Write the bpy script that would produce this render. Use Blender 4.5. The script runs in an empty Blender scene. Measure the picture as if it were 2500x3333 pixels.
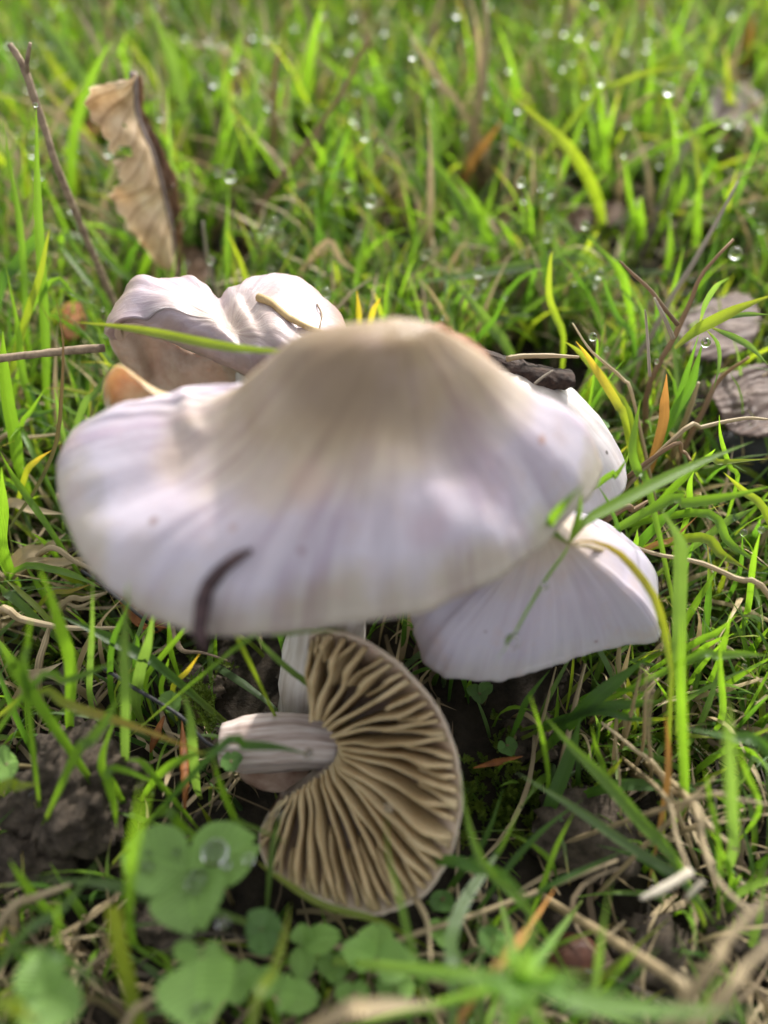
import bpy, math, random
import numpy as np
from mathutils import Vector, Quaternion

# ------------------------------------------------------------------ camera, sky, sun, exposure
SC = 0.01                                   # geometry is written in centimetres, the scene is in metres
rng = np.random.default_rng(7)
random.seed(7)
scene = bpy.context.scene
col = scene.collection

CAM_H, PITCH, FPX, CX, CY = 15.0, math.radians(48.0), 2681.0, 1250.0, 1666.5
cam_d = bpy.data.cameras.new('camera')
cam = bpy.data.objects.new('camera', cam_d); col.objects.link(cam)
cam.location = (0, 0, CAM_H * SC)
cam.rotation_euler = (math.radians(90) - PITCH, 0, 0)
cam_d.sensor_fit = 'VERTICAL'; cam_d.sensor_height = 36.0
cam_d.lens = 36.0 * FPX / 3333.0
cam_d.clip_start = 0.005; cam_d.clip_end = 200
cam_d.dof.use_dof = True
cam_d.dof.focus_distance = 0.163
cam_d.dof.aperture_fstop = cam_d.lens / 4.4
scene.camera = cam

SUN_EL, SUN_AZ = math.radians(36), math.radians(24)      # azimuth from +Y towards +X: behind the mushrooms, to the right
world = bpy.data.worlds.new('World'); scene.world = world; world.use_nodes = True
wn = world.node_tree
sky = wn.nodes.new('ShaderNodeTexSky'); sky.sky_type = 'NISHITA'; sky.sun_disc = False
sky.sun_elevation = SUN_EL; sky.sun_rotation = SUN_AZ
sky.air_density = 1.0; sky.dust_density = 3.0; sky.ozone_density = 1.0
bg = wn.nodes['Background']; bg.inputs['Strength'].default_value = 0.15
hs_ = wn.nodes.new('ShaderNodeHueSaturation'); hs_.inputs['Saturation'].default_value = 0.14      # thin bright cloud: a whitish sky
wn.links.new(sky.outputs['Color'], hs_.inputs['Color']); wn.links.new(hs_.outputs['Color'], bg.inputs['Color'])
sun_d = bpy.data.lights.new('sun', 'SUN'); sun_d.energy = 2.6; sun_d.angle = math.radians(3); sun_d.color = (1, 0.95, 0.86)
sun = bpy.data.objects.new('sun', sun_d); col.objects.link(sun)
sdir = Vector((math.sin(SUN_AZ) * math.cos(SUN_EL), math.cos(SUN_AZ) * math.cos(SUN_EL), math.sin(SUN_EL)))
sun.rotation_euler = sdir.to_track_quat('Z', 'Y').to_euler(); sun.location = sdir * 3
vs = scene.view_settings
vs.view_transform = 'Standard'; vs.look = 'None'; vs.gamma = 1.0; vs.use_curve_mapping = False
vs.exposure = 1.22
scene.cycles.use_denoising = True
scene.cycles.max_bounces = 10; scene.cycles.transmission_bounces = 8; scene.cycles.diffuse_bounces = 4; scene.cycles.glossy_bounces = 4
scene.cycles.caustics_reflective = False; scene.cycles.caustics_refractive = True
scene.cycles.sample_clamp_indirect = 60.0

# ------------------------------------------------------------------ where a point of the photograph stands in the place
CAMP = np.array([0, 0, CAM_H])
FWD = np.array([0, math.cos(PITCH), -math.sin(PITCH)]); UP = np.array([0, math.sin(PITCH), math.cos(PITCH)]); RT = np.array([1.0, 0, 0])
def ray(px, py): return FWD + RT * ((px - CX) / FPX) - UP * ((py - CY) / FPX)
def pz(px, py, z):
    r = ray(px, py); return CAMP + r * ((z - CAM_H) / r[2])
def py_(px, py, Y):
    r = ray(px, py); return CAMP + r * (Y / r[1])
def pd(px, py, d): return CAMP + ray(px, py) * d
def proj(P):
    q = np.asarray(P) - CAMP
    d = q @ FWD; d = np.where(np.abs(d) < 1e-6, 1e-6, d)
    return CX + (q @ RT) / d * FPX, CY - (q @ UP) / d * FPX, d
def unit(v):
    v = np.asarray(v, float); n = np.linalg.norm(v, axis=-1, keepdims=True); return v / np.maximum(n, 1e-9)
def crom(P, n, closed=False):
    P = np.asarray(P, float); m = len(P)
    if m == 2 and not closed: return P[0] + (P[1] - P[0]) * np.linspace(0, 1, n)[:, None]
    if closed: t = np.arange(n) / n * m
    else: t = np.linspace(0, m - 1, n)
    i = np.minimum(np.floor(t).astype(int), m - 1 if closed else m - 2); f = (t - i)[:, None]
    if closed: g = lambda k: P[k % m]
    else:
        Q = np.vstack([2 * P[0] - P[1], P, 2 * P[-1] - P[-2]]); g = lambda k: Q[k + 1]
    a, b, c, d = g(i - 1), g(i), g(i + 1), g(i + 2)
    return 0.5 * ((2 * b) + (-a + c) * f + (2 * a - 5 * b + 4 * c - d) * f**2 + (-a + 3 * b - 3 * c + d) * f**3)
def fbm(P, s=1.0, seed=0, octv=3):
    """cheap smooth 3-D noise from rotated sine products"""
    r = np.random.default_rng(seed); P = np.asarray(P, float) * s; v = np.zeros(P.shape[:-1]); a = 1.0; tot = 0
    for _ in range(octv):
        for _k in range(3):
            d1, d2 = r.normal(size=3), r.normal(size=3); p1, p2 = r.uniform(0, 6.28, 2)
            v = v + a * np.sin(P @ d1 + p1) * np.sin(P @ d2 + p2)
        tot += a * 1.2; a *= 0.55; P = P * 2.03
    return v / tot

# ------------------------------------------------------------------ object helpers
def mesh(name, V, F, mat, smooth=True, uv=None, colr=None, att=None):
    me = bpy.data.meshes.new(name)
    V = np.asarray(V, np.float32) * SC
    if isinstance(F, np.ndarray):
        n, k = F.shape
        me.vertices.add(len(V)); me.vertices.foreach_set('co', V.ravel())
        me.loops.add(n * k); me.loops.foreach_set('vertex_index', F.astype(np.int32).ravel())
        me.polygons.add(n); me.polygons.foreach_set('loop_start', (np.arange(n) * k).astype(np.int32))
        me.update(calc_edges=True); me.validate()
    else:
        me.from_pydata([tuple(v) for v in V], [], F); me.update()
    if smooth: me.polygons.foreach_set('use_smooth', np.ones(len(me.polygons), bool))
    if uv is not None:
        li = np.zeros(len(me.loops), np.int32); me.loops.foreach_get('vertex_index', li)
        l = me.uv_layers.new(name='UVMap'); l.data.foreach_set('uv', np.asarray(uv, np.float32)[li].ravel())
    if colr is not None:
        c = np.ones((len(V), 4), np.float32); c[:, :3] = colr
        a = me.attributes.new('tint', 'FLOAT_COLOR', 'POINT'); a.data.foreach_set('color', c.ravel())
    if att is not None:
        a = me.attributes.new('radial', 'FLOAT_VECTOR', 'POINT'); a.data.foreach_set('vector', np.asarray(att, np.float32).ravel())
    me.materials.append(mat)
    return me
def tag(o, label=None, cat=None, group=None, kind=None):
    if label: o['label'] = label
    if cat: o['category'] = cat
    if group: o['group'] = group
    if kind: o['kind'] = kind
    return o
def put(name, V, F, mat, base=None, parent=None, label=None, cat=None, group=None, kind=None, **kw):
    """one mesh object; V is in world centimetres, base is its origin (its parent's base for a part)"""
    V = np.asarray(V, float)
    if parent is not None: base = np.array(parent['_b'])
    if base is None: base = np.zeros(3)
    o = bpy.data.objects.new(name, mesh(name, V - base, F, mat, **kw)); col.objects.link(o)
    if parent is not None:
        top = parent; off = np.array(parent['_b']); o.parent = parent; o['_b'] = list(map(float, off))
    else:
        o.location = tuple(np.asarray(base) * SC); o['_b'] = list(map(float, base))
    return tag(o, label, cat, group, kind)
def thing(name, base, label, cat, group=None):
    e = bpy.data.objects.new(name, None); col.objects.link(e); e.empty_display_size = 0.005
    e.location = tuple(np.asarray(base) * SC); e['_b'] = list(map(float, base))
    return tag(e, label, cat, group)
def grid_faces(nr, nc, closed=False, off=0):
    c = nc if closed else nc - 1
    i, j = np.meshgrid(np.arange(nr - 1), np.arange(c), indexing='ij'); j2 = (j + 1) % nc
    return (np.stack([i * nc + j, i * nc + j2, (i + 1) * nc + j2, (i + 1) * nc + j], -1).reshape(-1, 4) + off)
def frames(P):
    T = unit(np.gradient(P, axis=0)); N = np.zeros_like(P)
    n = np.cross(T[0], [0.31, 0.2, 0.93]); n = n if np.linalg.norm(n) > 1e-3 else np.cross(T[0], [1, 0, 0]); n = unit(n)
    for i in range(len(P)):
        n = unit(n - T[i] * (n @ T[i])); N[i] = n
    return T, N, np.cross(T, N)
def tube(P, R, n=16, nc=10, rough=0.0, seed=0, flat=1.0):
    """swept tube with closed ends along points P (resampled), radii R"""
    C = crom(P, n); Rr = np.interp(np.linspace(0, 1, n), np.linspace(0, 1, len(R)), R)
    T, N, B = frames(C); a = np.arange(nc) / nc * 2 * math.pi
    V = C[:, None] + Rr[:, None, None] * (np.cos(a)[None, :, None] * N[:, None] + flat * np.sin(a)[None, :, None] * B[:, None])
    if rough:
        dirv = V - C[:, None]; V = C[:, None] + dirv * (1 + rough * fbm(V, 2.2 / max(np.mean(R), .02) * .3, seed))[..., None]
    uv = np.stack(np.meshgrid(np.arange(nc) / nc, np.linspace(0, 1, n)), -1).reshape(-1, 2)
    V = V.reshape(-1, 3); F = [list(map(int, f)) for f in grid_faces(n, nc, True)]
    V = np.vstack([V, C[0], C[-1]]); uv = np.vstack([uv, [0.5, 0], [0.5, 1]])
    for k in range(nc):
        F.append([n * nc, (k + 1) % nc, k]); F.append([n * nc + 1, (n - 1) * nc + k, (n - 1) * nc + (k + 1) % nc])
    return V, F, uv

# ------------------------------------------------------------------ materials
def newmat(name):
    m = bpy.data.materials.new(name); m.use_nodes = True; nt = m.node_tree; nt.nodes.clear()
    return m, nt, nt.nodes.new('ShaderNodeOutputMaterial')
def N(nt, t, **kw):
    n = nt.nodes.new(t)
    for k, v in kw.items():
        if k in n.inputs: n.inputs[k].default_value = v
        else: setattr(n, k, v)
    return n
def ramp(nt, stops):
    r = nt.nodes.new('ShaderNodeValToRGB'); e = r.color_ramp.elements
    while len(e) < len(stops): e.new(0.5)
    for x, (p, c) in zip(e, stops): x.position = p; x.color = (*c, 1)
    return r
def blade_mat(name, trans, stripe, rough, tscale):
    m, nt, out = newmat(name); L = nt.links.new
    a = N(nt, 'ShaderNodeAttribute', attribute_name='tint')
    uv = N(nt, 'ShaderNodeUVMap'); sx = N(nt, 'ShaderNodeSeparateXYZ'); L(uv.outputs[0], sx.inputs[0])
    geo = N(nt, 'ShaderNodeNewGeometry')
    nz = N(nt, 'ShaderNodeTexNoise', Scale=900.0, Detail=2.0); L(geo.outputs['Position'], nz.inputs['Vector'])
    w = N(nt, 'ShaderNodeMath', operation='MULTIPLY_ADD'); w.inputs[1].default_value = 48.0; L(sx.outputs[0], w.inputs[0]); L(nz.outputs[0], w.inputs[2])
    sn = N(nt, 'ShaderNodeMath', operation='SINE'); L(w.outputs[0], sn.inputs[0])
    md = N(nt, 'ShaderNodeMath', operation='SUBTRACT'); L(sx.outputs[0], md.inputs[0]); md.inputs[1].default_value = 0.5
    ab = N(nt, 'ShaderNodeMath', operation='ABSOLUTE'); L(md.outputs[0], ab.inputs[0])
    mr = N(nt, 'ShaderNodeMapRange'); L(ab.outputs[0], mr.inputs[0]); mr.inputs[1].default_value = 0.0; mr.inputs[2].default_value = 0.07; mr.inputs[3].default_value = 0.14; mr.inputs[4].default_value = 0.0
    s1 = N(nt, 'ShaderNodeMath', operation='MULTIPLY_ADD'); L(sn.outputs[0], s1.inputs[0]); s1.inputs[1].default_value = stripe; s1.inputs[2].default_value = 0.78
    nz2 = N(nt, 'ShaderNodeTexNoise', Scale=160.0, Detail=3.0); L(geo.outputs['Position'], nz2.inputs['Vector'])
    s2 = N(nt, 'ShaderNodeMath', operation='MULTIPLY_ADD'); L(nz2.outputs[0], s2.inputs[0]); s2.inputs[1].default_value = 0.5; L(s1.outputs[0], s2.inputs[2])
    s3 = N(nt, 'ShaderNodeMath', operation='ADD'); L(s2.outputs[0], s3.inputs[0]); L(mr.outputs[0], s3.inputs[1])
    mx = N(nt, 'ShaderNodeVectorMath', operation='SCALE'); L(a.outputs['Color'], mx.inputs[0]); L(s3.outputs[0], mx.inputs['Scale'])
    bs = N(nt, 'ShaderNodeBsdfPrincipled', Roughness=rough); bs.inputs['Specular IOR Level'].default_value = 0.45
    L(mx.outputs[0], bs.inputs['Base Color'])
    bp = N(nt, 'ShaderNodeBump', Strength=0.35, Distance=0.00008); L(sn.outputs[0], bp.inputs['Height']); L(bp.outputs[0], bs.inputs['Normal'])
    tm = N(nt, 'ShaderNodeVectorMath', operation='MULTIPLY'); L(mx.outputs[0], tm.inputs[0]); tm.inputs[1].default_value = tscale
    tr = N(nt, 'ShaderNodeBsdfTranslucent'); L(tm.outputs[0], tr.inputs[0])
    mix = N(nt, 'ShaderNodeMixShader'); mix.inputs[0].default_value = trans; L(bs.outputs[0], mix.inputs[1]); L(tr.outputs[0], mix.inputs[2]); L(mix.outputs[0], out.inputs[0])
    return m
M_GRASS = blade_mat('grass_leaf', 0.5, 0.22, 0.38, (2.2, 2.2, 0.7))
M_STRAW = blade_mat('dry_straw', 0.22, 0.2, 0.6, (1.3, 1.2, 1.0))
def clover_mat():
    m, nt, out = newmat('clover_leaf'); L = nt.links.new
    a = N(nt, 'ShaderNodeAttribute', attribute_name='tint'); uv = N(nt, 'ShaderNodeUVMap'); sx = N(nt, 'ShaderNodeSeparateXYZ'); L(uv.outputs[0], sx.inputs[0])
    md = N(nt, 'ShaderNodeMath', operation='SUBTRACT'); L(sx.outputs[0], md.inputs[0]); md.inputs[1].default_value = .5; ab = N(nt, 'ShaderNodeMath', operation='ABSOLUTE'); L(md.outputs[0], ab.inputs[0])
    m1_ = N(nt, 'ShaderNodeMath', operation='MULTIPLY'); L(ab.outputs[0], m1_.inputs[0]); m1_.inputs[1].default_value = -34.
    ad = N(nt, 'ShaderNodeMath', operation='MULTIPLY_ADD'); L(sx.outputs[1], ad.inputs[0]); ad.inputs[1].default_value = 60.; L(m1_.outputs[0], ad.inputs[2]); sn = N(nt, 'ShaderNodeMath', operation='SINE'); L(ad.outputs[0], sn.inputs[0])
    geo = N(nt, 'ShaderNodeNewGeometry'); nz = N(nt, 'ShaderNodeTexNoise', Scale=260., Detail=4.); L(geo.outputs['Position'], nz.inputs['Vector'])
    f = N(nt, 'ShaderNodeMath', operation='MULTIPLY_ADD'); L(sn.outputs[0], f.inputs[0]); f.inputs[1].default_value = .09; f.inputs[2].default_value = .7
    f2 = N(nt, 'ShaderNodeMath', operation='MULTIPLY_ADD'); L(nz.outputs[0], f2.inputs[0]); f2.inputs[1].default_value = .6; L(f.outputs[0], f2.inputs[2])
    mr = N(nt, 'ShaderNodeMapRange'); L(ab.outputs[0], mr.inputs[0]); mr.inputs[1].default_value = 0.; mr.inputs[2].default_value = .05; mr.inputs[3].default_value = .25; mr.inputs[4].default_value = 0.
    f3 = N(nt, 'ShaderNodeMath', operation='ADD'); L(f2.outputs[0], f3.inputs[0]); L(mr.outputs[0], f3.inputs[1])
    mx = N(nt, 'ShaderNodeVectorMath', operation='SCALE'); L(a.outputs['Color'], mx.inputs[0]); L(f3.outputs[0], mx.inputs['Scale'])
    bs = N(nt, 'ShaderNodeBsdfPrincipled', Roughness=.45); L(mx.outputs[0], bs.inputs['Base Color']); bp = N(nt, 'ShaderNodeBump', Strength=.5, Distance=.0002); L(sn.outputs[0], bp.inputs['Height']); L(bp.outputs[0], bs.inputs['Normal'])
    tr = N(nt, 'ShaderNodeBsdfTranslucent'); L(mx.outputs[0], tr.inputs[0]); mix = N(nt, 'ShaderNodeMixShader'); mix.inputs[0].default_value = .35; L(bs.outputs[0], mix.inputs[1]); L(tr.outputs[0], mix.inputs[2]); L(mix.outputs[0], out.inputs[0]); return m
M_CLOVER = clover_mat()

def simple_mat(name, c1, c2, scale, rough=0.8, bump=0.0, bdist=0.0005, spec=0.3, detail=6.0, sss=0.0, trans=0.0):
    m, nt, out = newmat(name); L = nt.links.new
    geo = N(nt, 'ShaderNodeNewGeometry'); nz = N(nt, 'ShaderNodeTexNoise', Scale=scale, Detail=detail, Roughness=0.62); L(geo.outputs['Position'], nz.inputs['Vector'])
    r = ramp(nt, [(0.32, c1), (0.68, c2)]); L(nz.outputs[0], r.inputs[0])
    bs = N(nt, 'ShaderNodeBsdfPrincipled', Roughness=rough); bs.inputs['Specular IOR Level'].default_value = spec; L(r.outputs[0], bs.inputs['Base Color'])
    if sss: bs.inputs['Subsurface Weight'].default_value = sss; bs.inputs['Subsurface Radius'].default_value = (0.003, 0.002, 0.0015); bs.inputs['Subsurface Scale'].default_value = 1.0
    if bump:
        nb = N(nt, 'ShaderNodeTexNoise', Scale=scale * 3, Detail=8.0, Roughness=0.7); L(geo.outputs['Position'], nb.inputs['Vector'])
        b = N(nt, 'ShaderNodeBump', Strength=bump, Distance=bdist); L(nb.outputs[0], b.inputs['Height']); L(b.outputs[0], bs.inputs['Normal'])
    if trans:
        tr = N(nt, 'ShaderNodeBsdfTranslucent'); L(r.outputs[0], tr.inputs[0]); mix = N(nt, 'ShaderNodeMixShader'); mix.inputs[0].default_value = trans
        L(bs.outputs[0], mix.inputs[1]); L(tr.outputs[0], mix.inputs[2]); L(mix.outputs[0], out.inputs[0])
    else: L(bs.outputs[0], out.inputs[0])
    return m
M_SOIL = simple_mat('soil', (0.012, 0.009, 0.006), (0.045, 0.033, 0.022), 220.0, 0.9, 1.0, 0.002)
M_CLOD = simple_mat('clod_soil', (0.035, 0.027, 0.02), (0.15, 0.115, 0.085), 420.0, 0.85, 1.0, 0.0015)
M_BARK = simple_mat('bark', (0.014, 0.009, 0.008), (0.07, 0.042, 0.03), 500.0, 0.8, 1.0, 0.0008)
M_TWIG = simple_mat('twig', (0.13, 0.09, 0.06), (0.33, 0.25, 0.17), 500.0, 0.75, 0.5, 0.0002)
M_DARKTWIG = simple_mat('dark_twig', (0.03, 0.018, 0.022), (0.085, 0.05, 0.05), 500.0, 0.7, 0.4, 0.0002)
M_ROOT = simple_mat('rootlet', (0.008, 0.008, 0.010), (0.03, 0.03, 0.035), 800.0, 0.45, 0.3, 0.0001)
M_NEEDLE = simple_mat('needle', (0.11, 0.034, 0.008), (0.27, 0.10, 0.022), 350.0, 0.6, 0.5, 0.0002)
M_NUT = simple_mat('husk', (0.06, 0.022, 0.013), (0.13, 0.045, 0.026), 160.0, 0.5, 0.2, 0.0003, spec=0.35)
M_STONE = simple_mat('dark_stone', (0.015, 0.016, 0.02), (0.06, 0.06, 0.07), 200.0, 0.6, 0.7, 0.0008)
M_MOSS = simple_mat('moss_leaf', (0.05, 0.10, 0.010), (0.15, 0.20, 0.025), 300.0, 0.55, trans=0.4)
M_ORANGE = simple_mat('torn_flesh', (0.36, 0.19, 0.07), (0.58, 0.45, 0.28), 200.0, 0.5, 0.3, 0.0005, sss=0.4)
M_FLESH = simple_mat('pale_flesh', (0.55, 0.50, 0.45), (0.72, 0.68, 0.64), 180.0, 0.5, 0.3, 0.0004, sss=0.4)
M_GILL = simple_mat('gill_tissue', (0.36, 0.265, 0.14), (0.52, 0.41, 0.25), 130.0, 0.55, 0.3, 0.0003, sss=0.25)
M_GILLBED = simple_mat('gill_bed', (0.15, 0.09, 0.06), (0.24, 0.16, 0.11), 200.0, 0.7, 0.3, 0.0003)

def stem_mat(name, a, b, c):
    m, nt, out = newmat(name); L = nt.links.new
    uv = N(nt, 'ShaderNodeUVMap'); mp = N(nt, 'ShaderNodeMapping'); mp.inputs['Scale'].default_value = (26, 1.4, 1); L(uv.outputs[0], mp.inputs[0])
    nz = N(nt, 'ShaderNodeTexNoise', Scale=1.0, Detail=5.0, Roughness=0.6); L(mp.outputs[0], nz.inputs['Vector'])
    r = ramp(nt, [(0.3, a), (0.5, b), (0.7, c)]); L(nz.outputs[0], r.inputs[0])
    bs = N(nt, 'ShaderNodeBsdfPrincipled', Roughness=0.6); L(r.outputs[0], bs.inputs['Base Color'])
    bs.inputs['Subsurface Weight'].default_value = 0.2; bs.inputs['Subsurface Radius'].default_value = (0.002, 0.0015, 0.001); bs.inputs['Subsurface Scale'].default_value = 1.0
    bp = N(nt, 'ShaderNodeBump', Strength=0.7, Distance=0.0005); L(nz.outputs[0], bp.inputs['Height']); L(bp.outputs[0], bs.inputs['Normal'])
    L(bs.outputs[0], out.inputs[0]); return m
M_STEM = stem_mat('white_stem', (0.36, 0.30, 0.25), (0.54, 0.49, 0.46), (0.66, 0.62, 0.60))
M_STEM5 = stem_mat('lilac_stem', (0.20, 0.13, 0.11), (0.42, 0.34, 0.31), (0.60, 0.54, 0.52))

def cap_mat(name, stops, spots=(), streak=0.14, rough=0.42, bump=0.2):
    m, nt, out = newmat(name); L = nt.links.new
    a = N(nt, 'ShaderNodeAttribute', attribute_name='radial'); sx = N(nt, 'ShaderNodeSeparateXYZ'); L(a.outputs['Vector'], sx.inputs[0])
    geo = N(nt, 'ShaderNodeNewGeometry')
    big = N(nt, 'ShaderNodeTexNoise', Scale=90.0, Detail=4.0, Roughness=0.55); L(geo.outputs['Position'], big.inputs['Vector'])
    uo = N(nt, 'ShaderNodeMath', operation='MULTIPLY_ADD'); L(big.outputs[0], uo.inputs[0]); uo.inputs[1].default_value = 0.34
    us = N(nt, 'ShaderNodeMath', operation='SUBTRACT'); L(sx.outputs[2], us.inputs[0]); us.inputs[1].default_value = 0.17; L(us.outputs[0], uo.inputs[2])
    r = ramp(nt, stops); L(uo.outputs[0], r.inputs[0])
    mp = N(nt, 'ShaderNodeMapping'); mp.inputs['Scale'].default_value = (5.5, 5.5, 1.3); L(a.outputs['Vector'], mp.inputs[0])
    st = N(nt, 'ShaderNodeTexNoise', Scale=1.0, Detail=6.0, Roughness=0.65); L(mp.outputs[0], st.inputs['Vector'])
    sr = ramp(nt, [(0.32, (1 - streak * 1.5, 1 - streak * 1.9, 1 - streak * 1.6)), (0.5, (1, 1, 1)), (0.66, (1 + streak * .7, 1 + streak * .7, 1 + streak * .6))]); L(st.outputs[0], sr.inputs[0])
    mul = N(nt, 'ShaderNodeMix', data_type='RGBA', blend_type='MULTIPLY'); mul.inputs[0].default_value = 1.0; L(r.outputs[0], mul.inputs[6]); L(sr.outputs[0], mul.inputs[7])
    # pinkish-tan blotches of bruised skin
    bl = N(nt, 'ShaderNodeTexNoise', Scale=160.0, Detail=5.0, Roughness=0.7); L(geo.outputs['Position'], bl.inputs['Vector'])
    br = ramp(nt, [(0.52, (0, 0, 0)), (0.75, (0.55, 0.55, 0.55))]); L(bl.outputs[0], br.inputs[0])
    m2 = N(nt, 'ShaderNodeMix', data_type='RGBA'); L(br.outputs[0], m2.inputs[0]); L(mul.outputs[2], m2.inputs[6]); m2.inputs[7].default_value = (0.42, 0.31, 0.28, 1)
    last = m2.outputs[2]
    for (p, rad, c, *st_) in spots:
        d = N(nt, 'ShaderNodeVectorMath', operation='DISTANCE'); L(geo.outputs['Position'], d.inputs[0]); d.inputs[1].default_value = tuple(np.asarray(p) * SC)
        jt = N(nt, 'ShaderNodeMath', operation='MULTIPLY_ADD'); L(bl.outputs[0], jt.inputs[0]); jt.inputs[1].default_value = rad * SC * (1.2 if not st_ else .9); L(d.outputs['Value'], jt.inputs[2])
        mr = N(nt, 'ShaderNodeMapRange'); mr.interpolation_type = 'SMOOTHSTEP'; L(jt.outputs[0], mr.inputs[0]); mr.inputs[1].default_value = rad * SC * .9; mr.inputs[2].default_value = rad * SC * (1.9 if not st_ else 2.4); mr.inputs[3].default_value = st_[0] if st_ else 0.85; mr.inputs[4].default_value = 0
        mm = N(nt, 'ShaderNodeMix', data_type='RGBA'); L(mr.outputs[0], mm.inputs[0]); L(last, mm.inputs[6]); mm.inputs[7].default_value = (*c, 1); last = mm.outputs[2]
    bs = N(nt, 'ShaderNodeBsdfPrincipled', Roughness=rough); L(last, bs.inputs['Base Color']); bs.inputs['Specular IOR Level'].default_value = 0.4
    bs.inputs['Subsurface Weight'].default_value = 0.25; bs.inputs['Subsurface Radius'].default_value = (0.003, 0.0022, 0.0018); bs.inputs['Subsurface Scale'].default_value = 1.0
    fine = N(nt, 'ShaderNodeTexNoise', Scale=700.0, Detail=6.0); L(geo.outputs['Position'], fine.inputs['Vector'])
    hs = N(nt, 'ShaderNodeMath', operation='MULTIPLY_ADD'); L(fine.outputs[0], hs.inputs[0]); hs.inputs[1].default_value = 0.35; L(st.outputs[0], hs.inputs[2])
    bp = N(nt, 'ShaderNodeBump', Strength=bump, Distance=0.0007); L(hs.outputs[0], bp.inputs['Height']); L(bp.outputs[0], bs.inputs['Normal'])
    L(bs.outputs[0], out.inputs[0]); return m

def water_mat():
    m, nt, out = newmat('dew_water')
    bs = N(nt, 'ShaderNodeBsdfPrincipled', Roughness=0.06, IOR=1.33); bs.inputs['Transmission Weight'].default_value = 1.0
    nt.links.new(bs.outputs[0], out.inputs[0]); return m
M_WATER = water_mat()

# ------------------------------------------------------------------ ground
s = np.linspace(-1, 1, 221); ax = np.sign(s) * (np.abs(s) * 34 + np.abs(s) ** 9 * 3000)
GX, GY = np.meshgrid(ax, ax + 20)
def ground_z(x, y):
    P = np.stack([x, y, np.zeros_like(x)], -1); r = np.hypot(x, y - 20)
    return (0.22 * fbm(P, 0.55, 3) + 0.16 * fbm(P, 2.1, 4, 2)) * np.clip(1.6 - r / 80, 0.2, 1) - 0.25
GZ = ground_z(GX, GY)
put('ground', np.stack([GX, GY, GZ], -1).reshape(-1, 3), grid_faces(221, 221), M_SOIL, kind='structure')

# ------------------------------------------------------------------ mushrooms
def make_cap(parent, rim, apex, prof, mat, thick=0.22, nth=200, nu=56, ripple=0.03, seed=1, dents=(), under=None, roll=0.1, flute=0.025):
    """free-form cap: closed rim loop, apex, profile prof(u, theta) from apex (1) to rim (0); returns the skin's points"""
    R = crom(rim, nth, True); th = np.arange(nth) / nth * 2 * math.pi
    cen = np.asarray(apex, float); out = unit((R - cen) * [1, 1, 0])
    R = R + out * (ripple * fbm(np.stack([np.cos(th) * 9, np.sin(th) * 9, th * 0], -1), 1, seed))[:, None]
    R[:, 2] += ripple * 1.2 * fbm(np.stack([np.cos(th) * 6, np.sin(th) * 6, th * 0 + 4], -1), 1, seed + 9)
    u = np.linspace(0.0, 1, nu) ** 0.9
    U = u[:, None] * np.ones(nth)[None]; TH = np.ones(nu)[:, None] * th[None]
    h = prof(U, TH)
    V = cen + (R[None] - cen) * U[..., None]; V[..., 2] = R[None, :, 2] + (cen[2] - R[None, :, 2]) * h
    V[..., 2] += 0.05 * fbm(V, 1.3, seed + 3) * np.sin(np.pi * np.clip(U, 0, 1)) ** .5
    fl = np.sin(TH * 11 + 2 * fbm(np.stack([np.cos(TH) * 3, np.sin(TH) * 3, TH * 0], -1), 1, seed + 5)) + .7 * np.sin(TH * 19 + 1.3)
    V[..., 2] += flute * fl * np.clip((U - .35) / .5, 0, 1) ** 1.3
    for (poly, amp, wid) in dents:
        x, y, d = proj(V.reshape(-1, 3)); C = crom(np.array(poly, float), 40); dist = np.min(np.hypot(x[:, None] - C[:, 0], y[:, None] - C[:, 1]), 1).reshape(nu, nth)
        V[..., 2] += amp * np.exp(-(dist / wid) ** 2)
    skin = V.copy()
    lip = V[-1] + out * roll * .35; lip[:, 2] -= roll * .6
    lip2 = V[-1] - out * roll * .3; lip2[:, 2] -= roll * 1.3
    VV = np.concatenate([V, lip[None], lip2[None]]); UU = np.concatenate([U, np.full((2, nth), 1.02)]); TT = np.concatenate([TH, TH[:2]])
    att = np.stack([np.cos(TT), np.sin(TT), UU], -1).reshape(-1, 3)
    cap = put('cap', VV.reshape(-1, 3), grid_faces(nu + 2, nth, True), mat, parent=parent, att=att)
    # underside: pleated gill layer following the skin
    k = np.arange(0, nu, 4); k = k[k > 3]; Ub = V[k]; ple = ((np.arange(nth) % 4) < 2) * 1.0
    tk = thick * (1.5 - U[k]); B = Ub.copy(); B[..., 2] -= tk + 0.16 * ple[None] * np.sin(np.pi * U[k])
    B = np.concatenate([B, lip2[None]])
    put('gill_layer', B.reshape(-1, 3), grid_faces(len(B), nth, True)[:, ::-1], under or M_GILL, parent=parent, smooth=False)
    return cap, skin
def pick(skin, px, py):
    x, y, d = proj(skin.reshape(-1, 3)); i = np.argsort(np.hypot(x - px, y - py))[:12]; i = i[np.argmin(d[i])]
    return skin.reshape(-1, 3)[i]
def tab(pairs): 
    a = np.array(pairs, float); return lambda u: np.interp(u, a[:, 0], a[:, 1])
def spl(pairs):
    a = np.array(pairs, float); f = crom(a, 200); return lambda u: np.interp(u, f[:, 0], f[:, 1])

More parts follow.
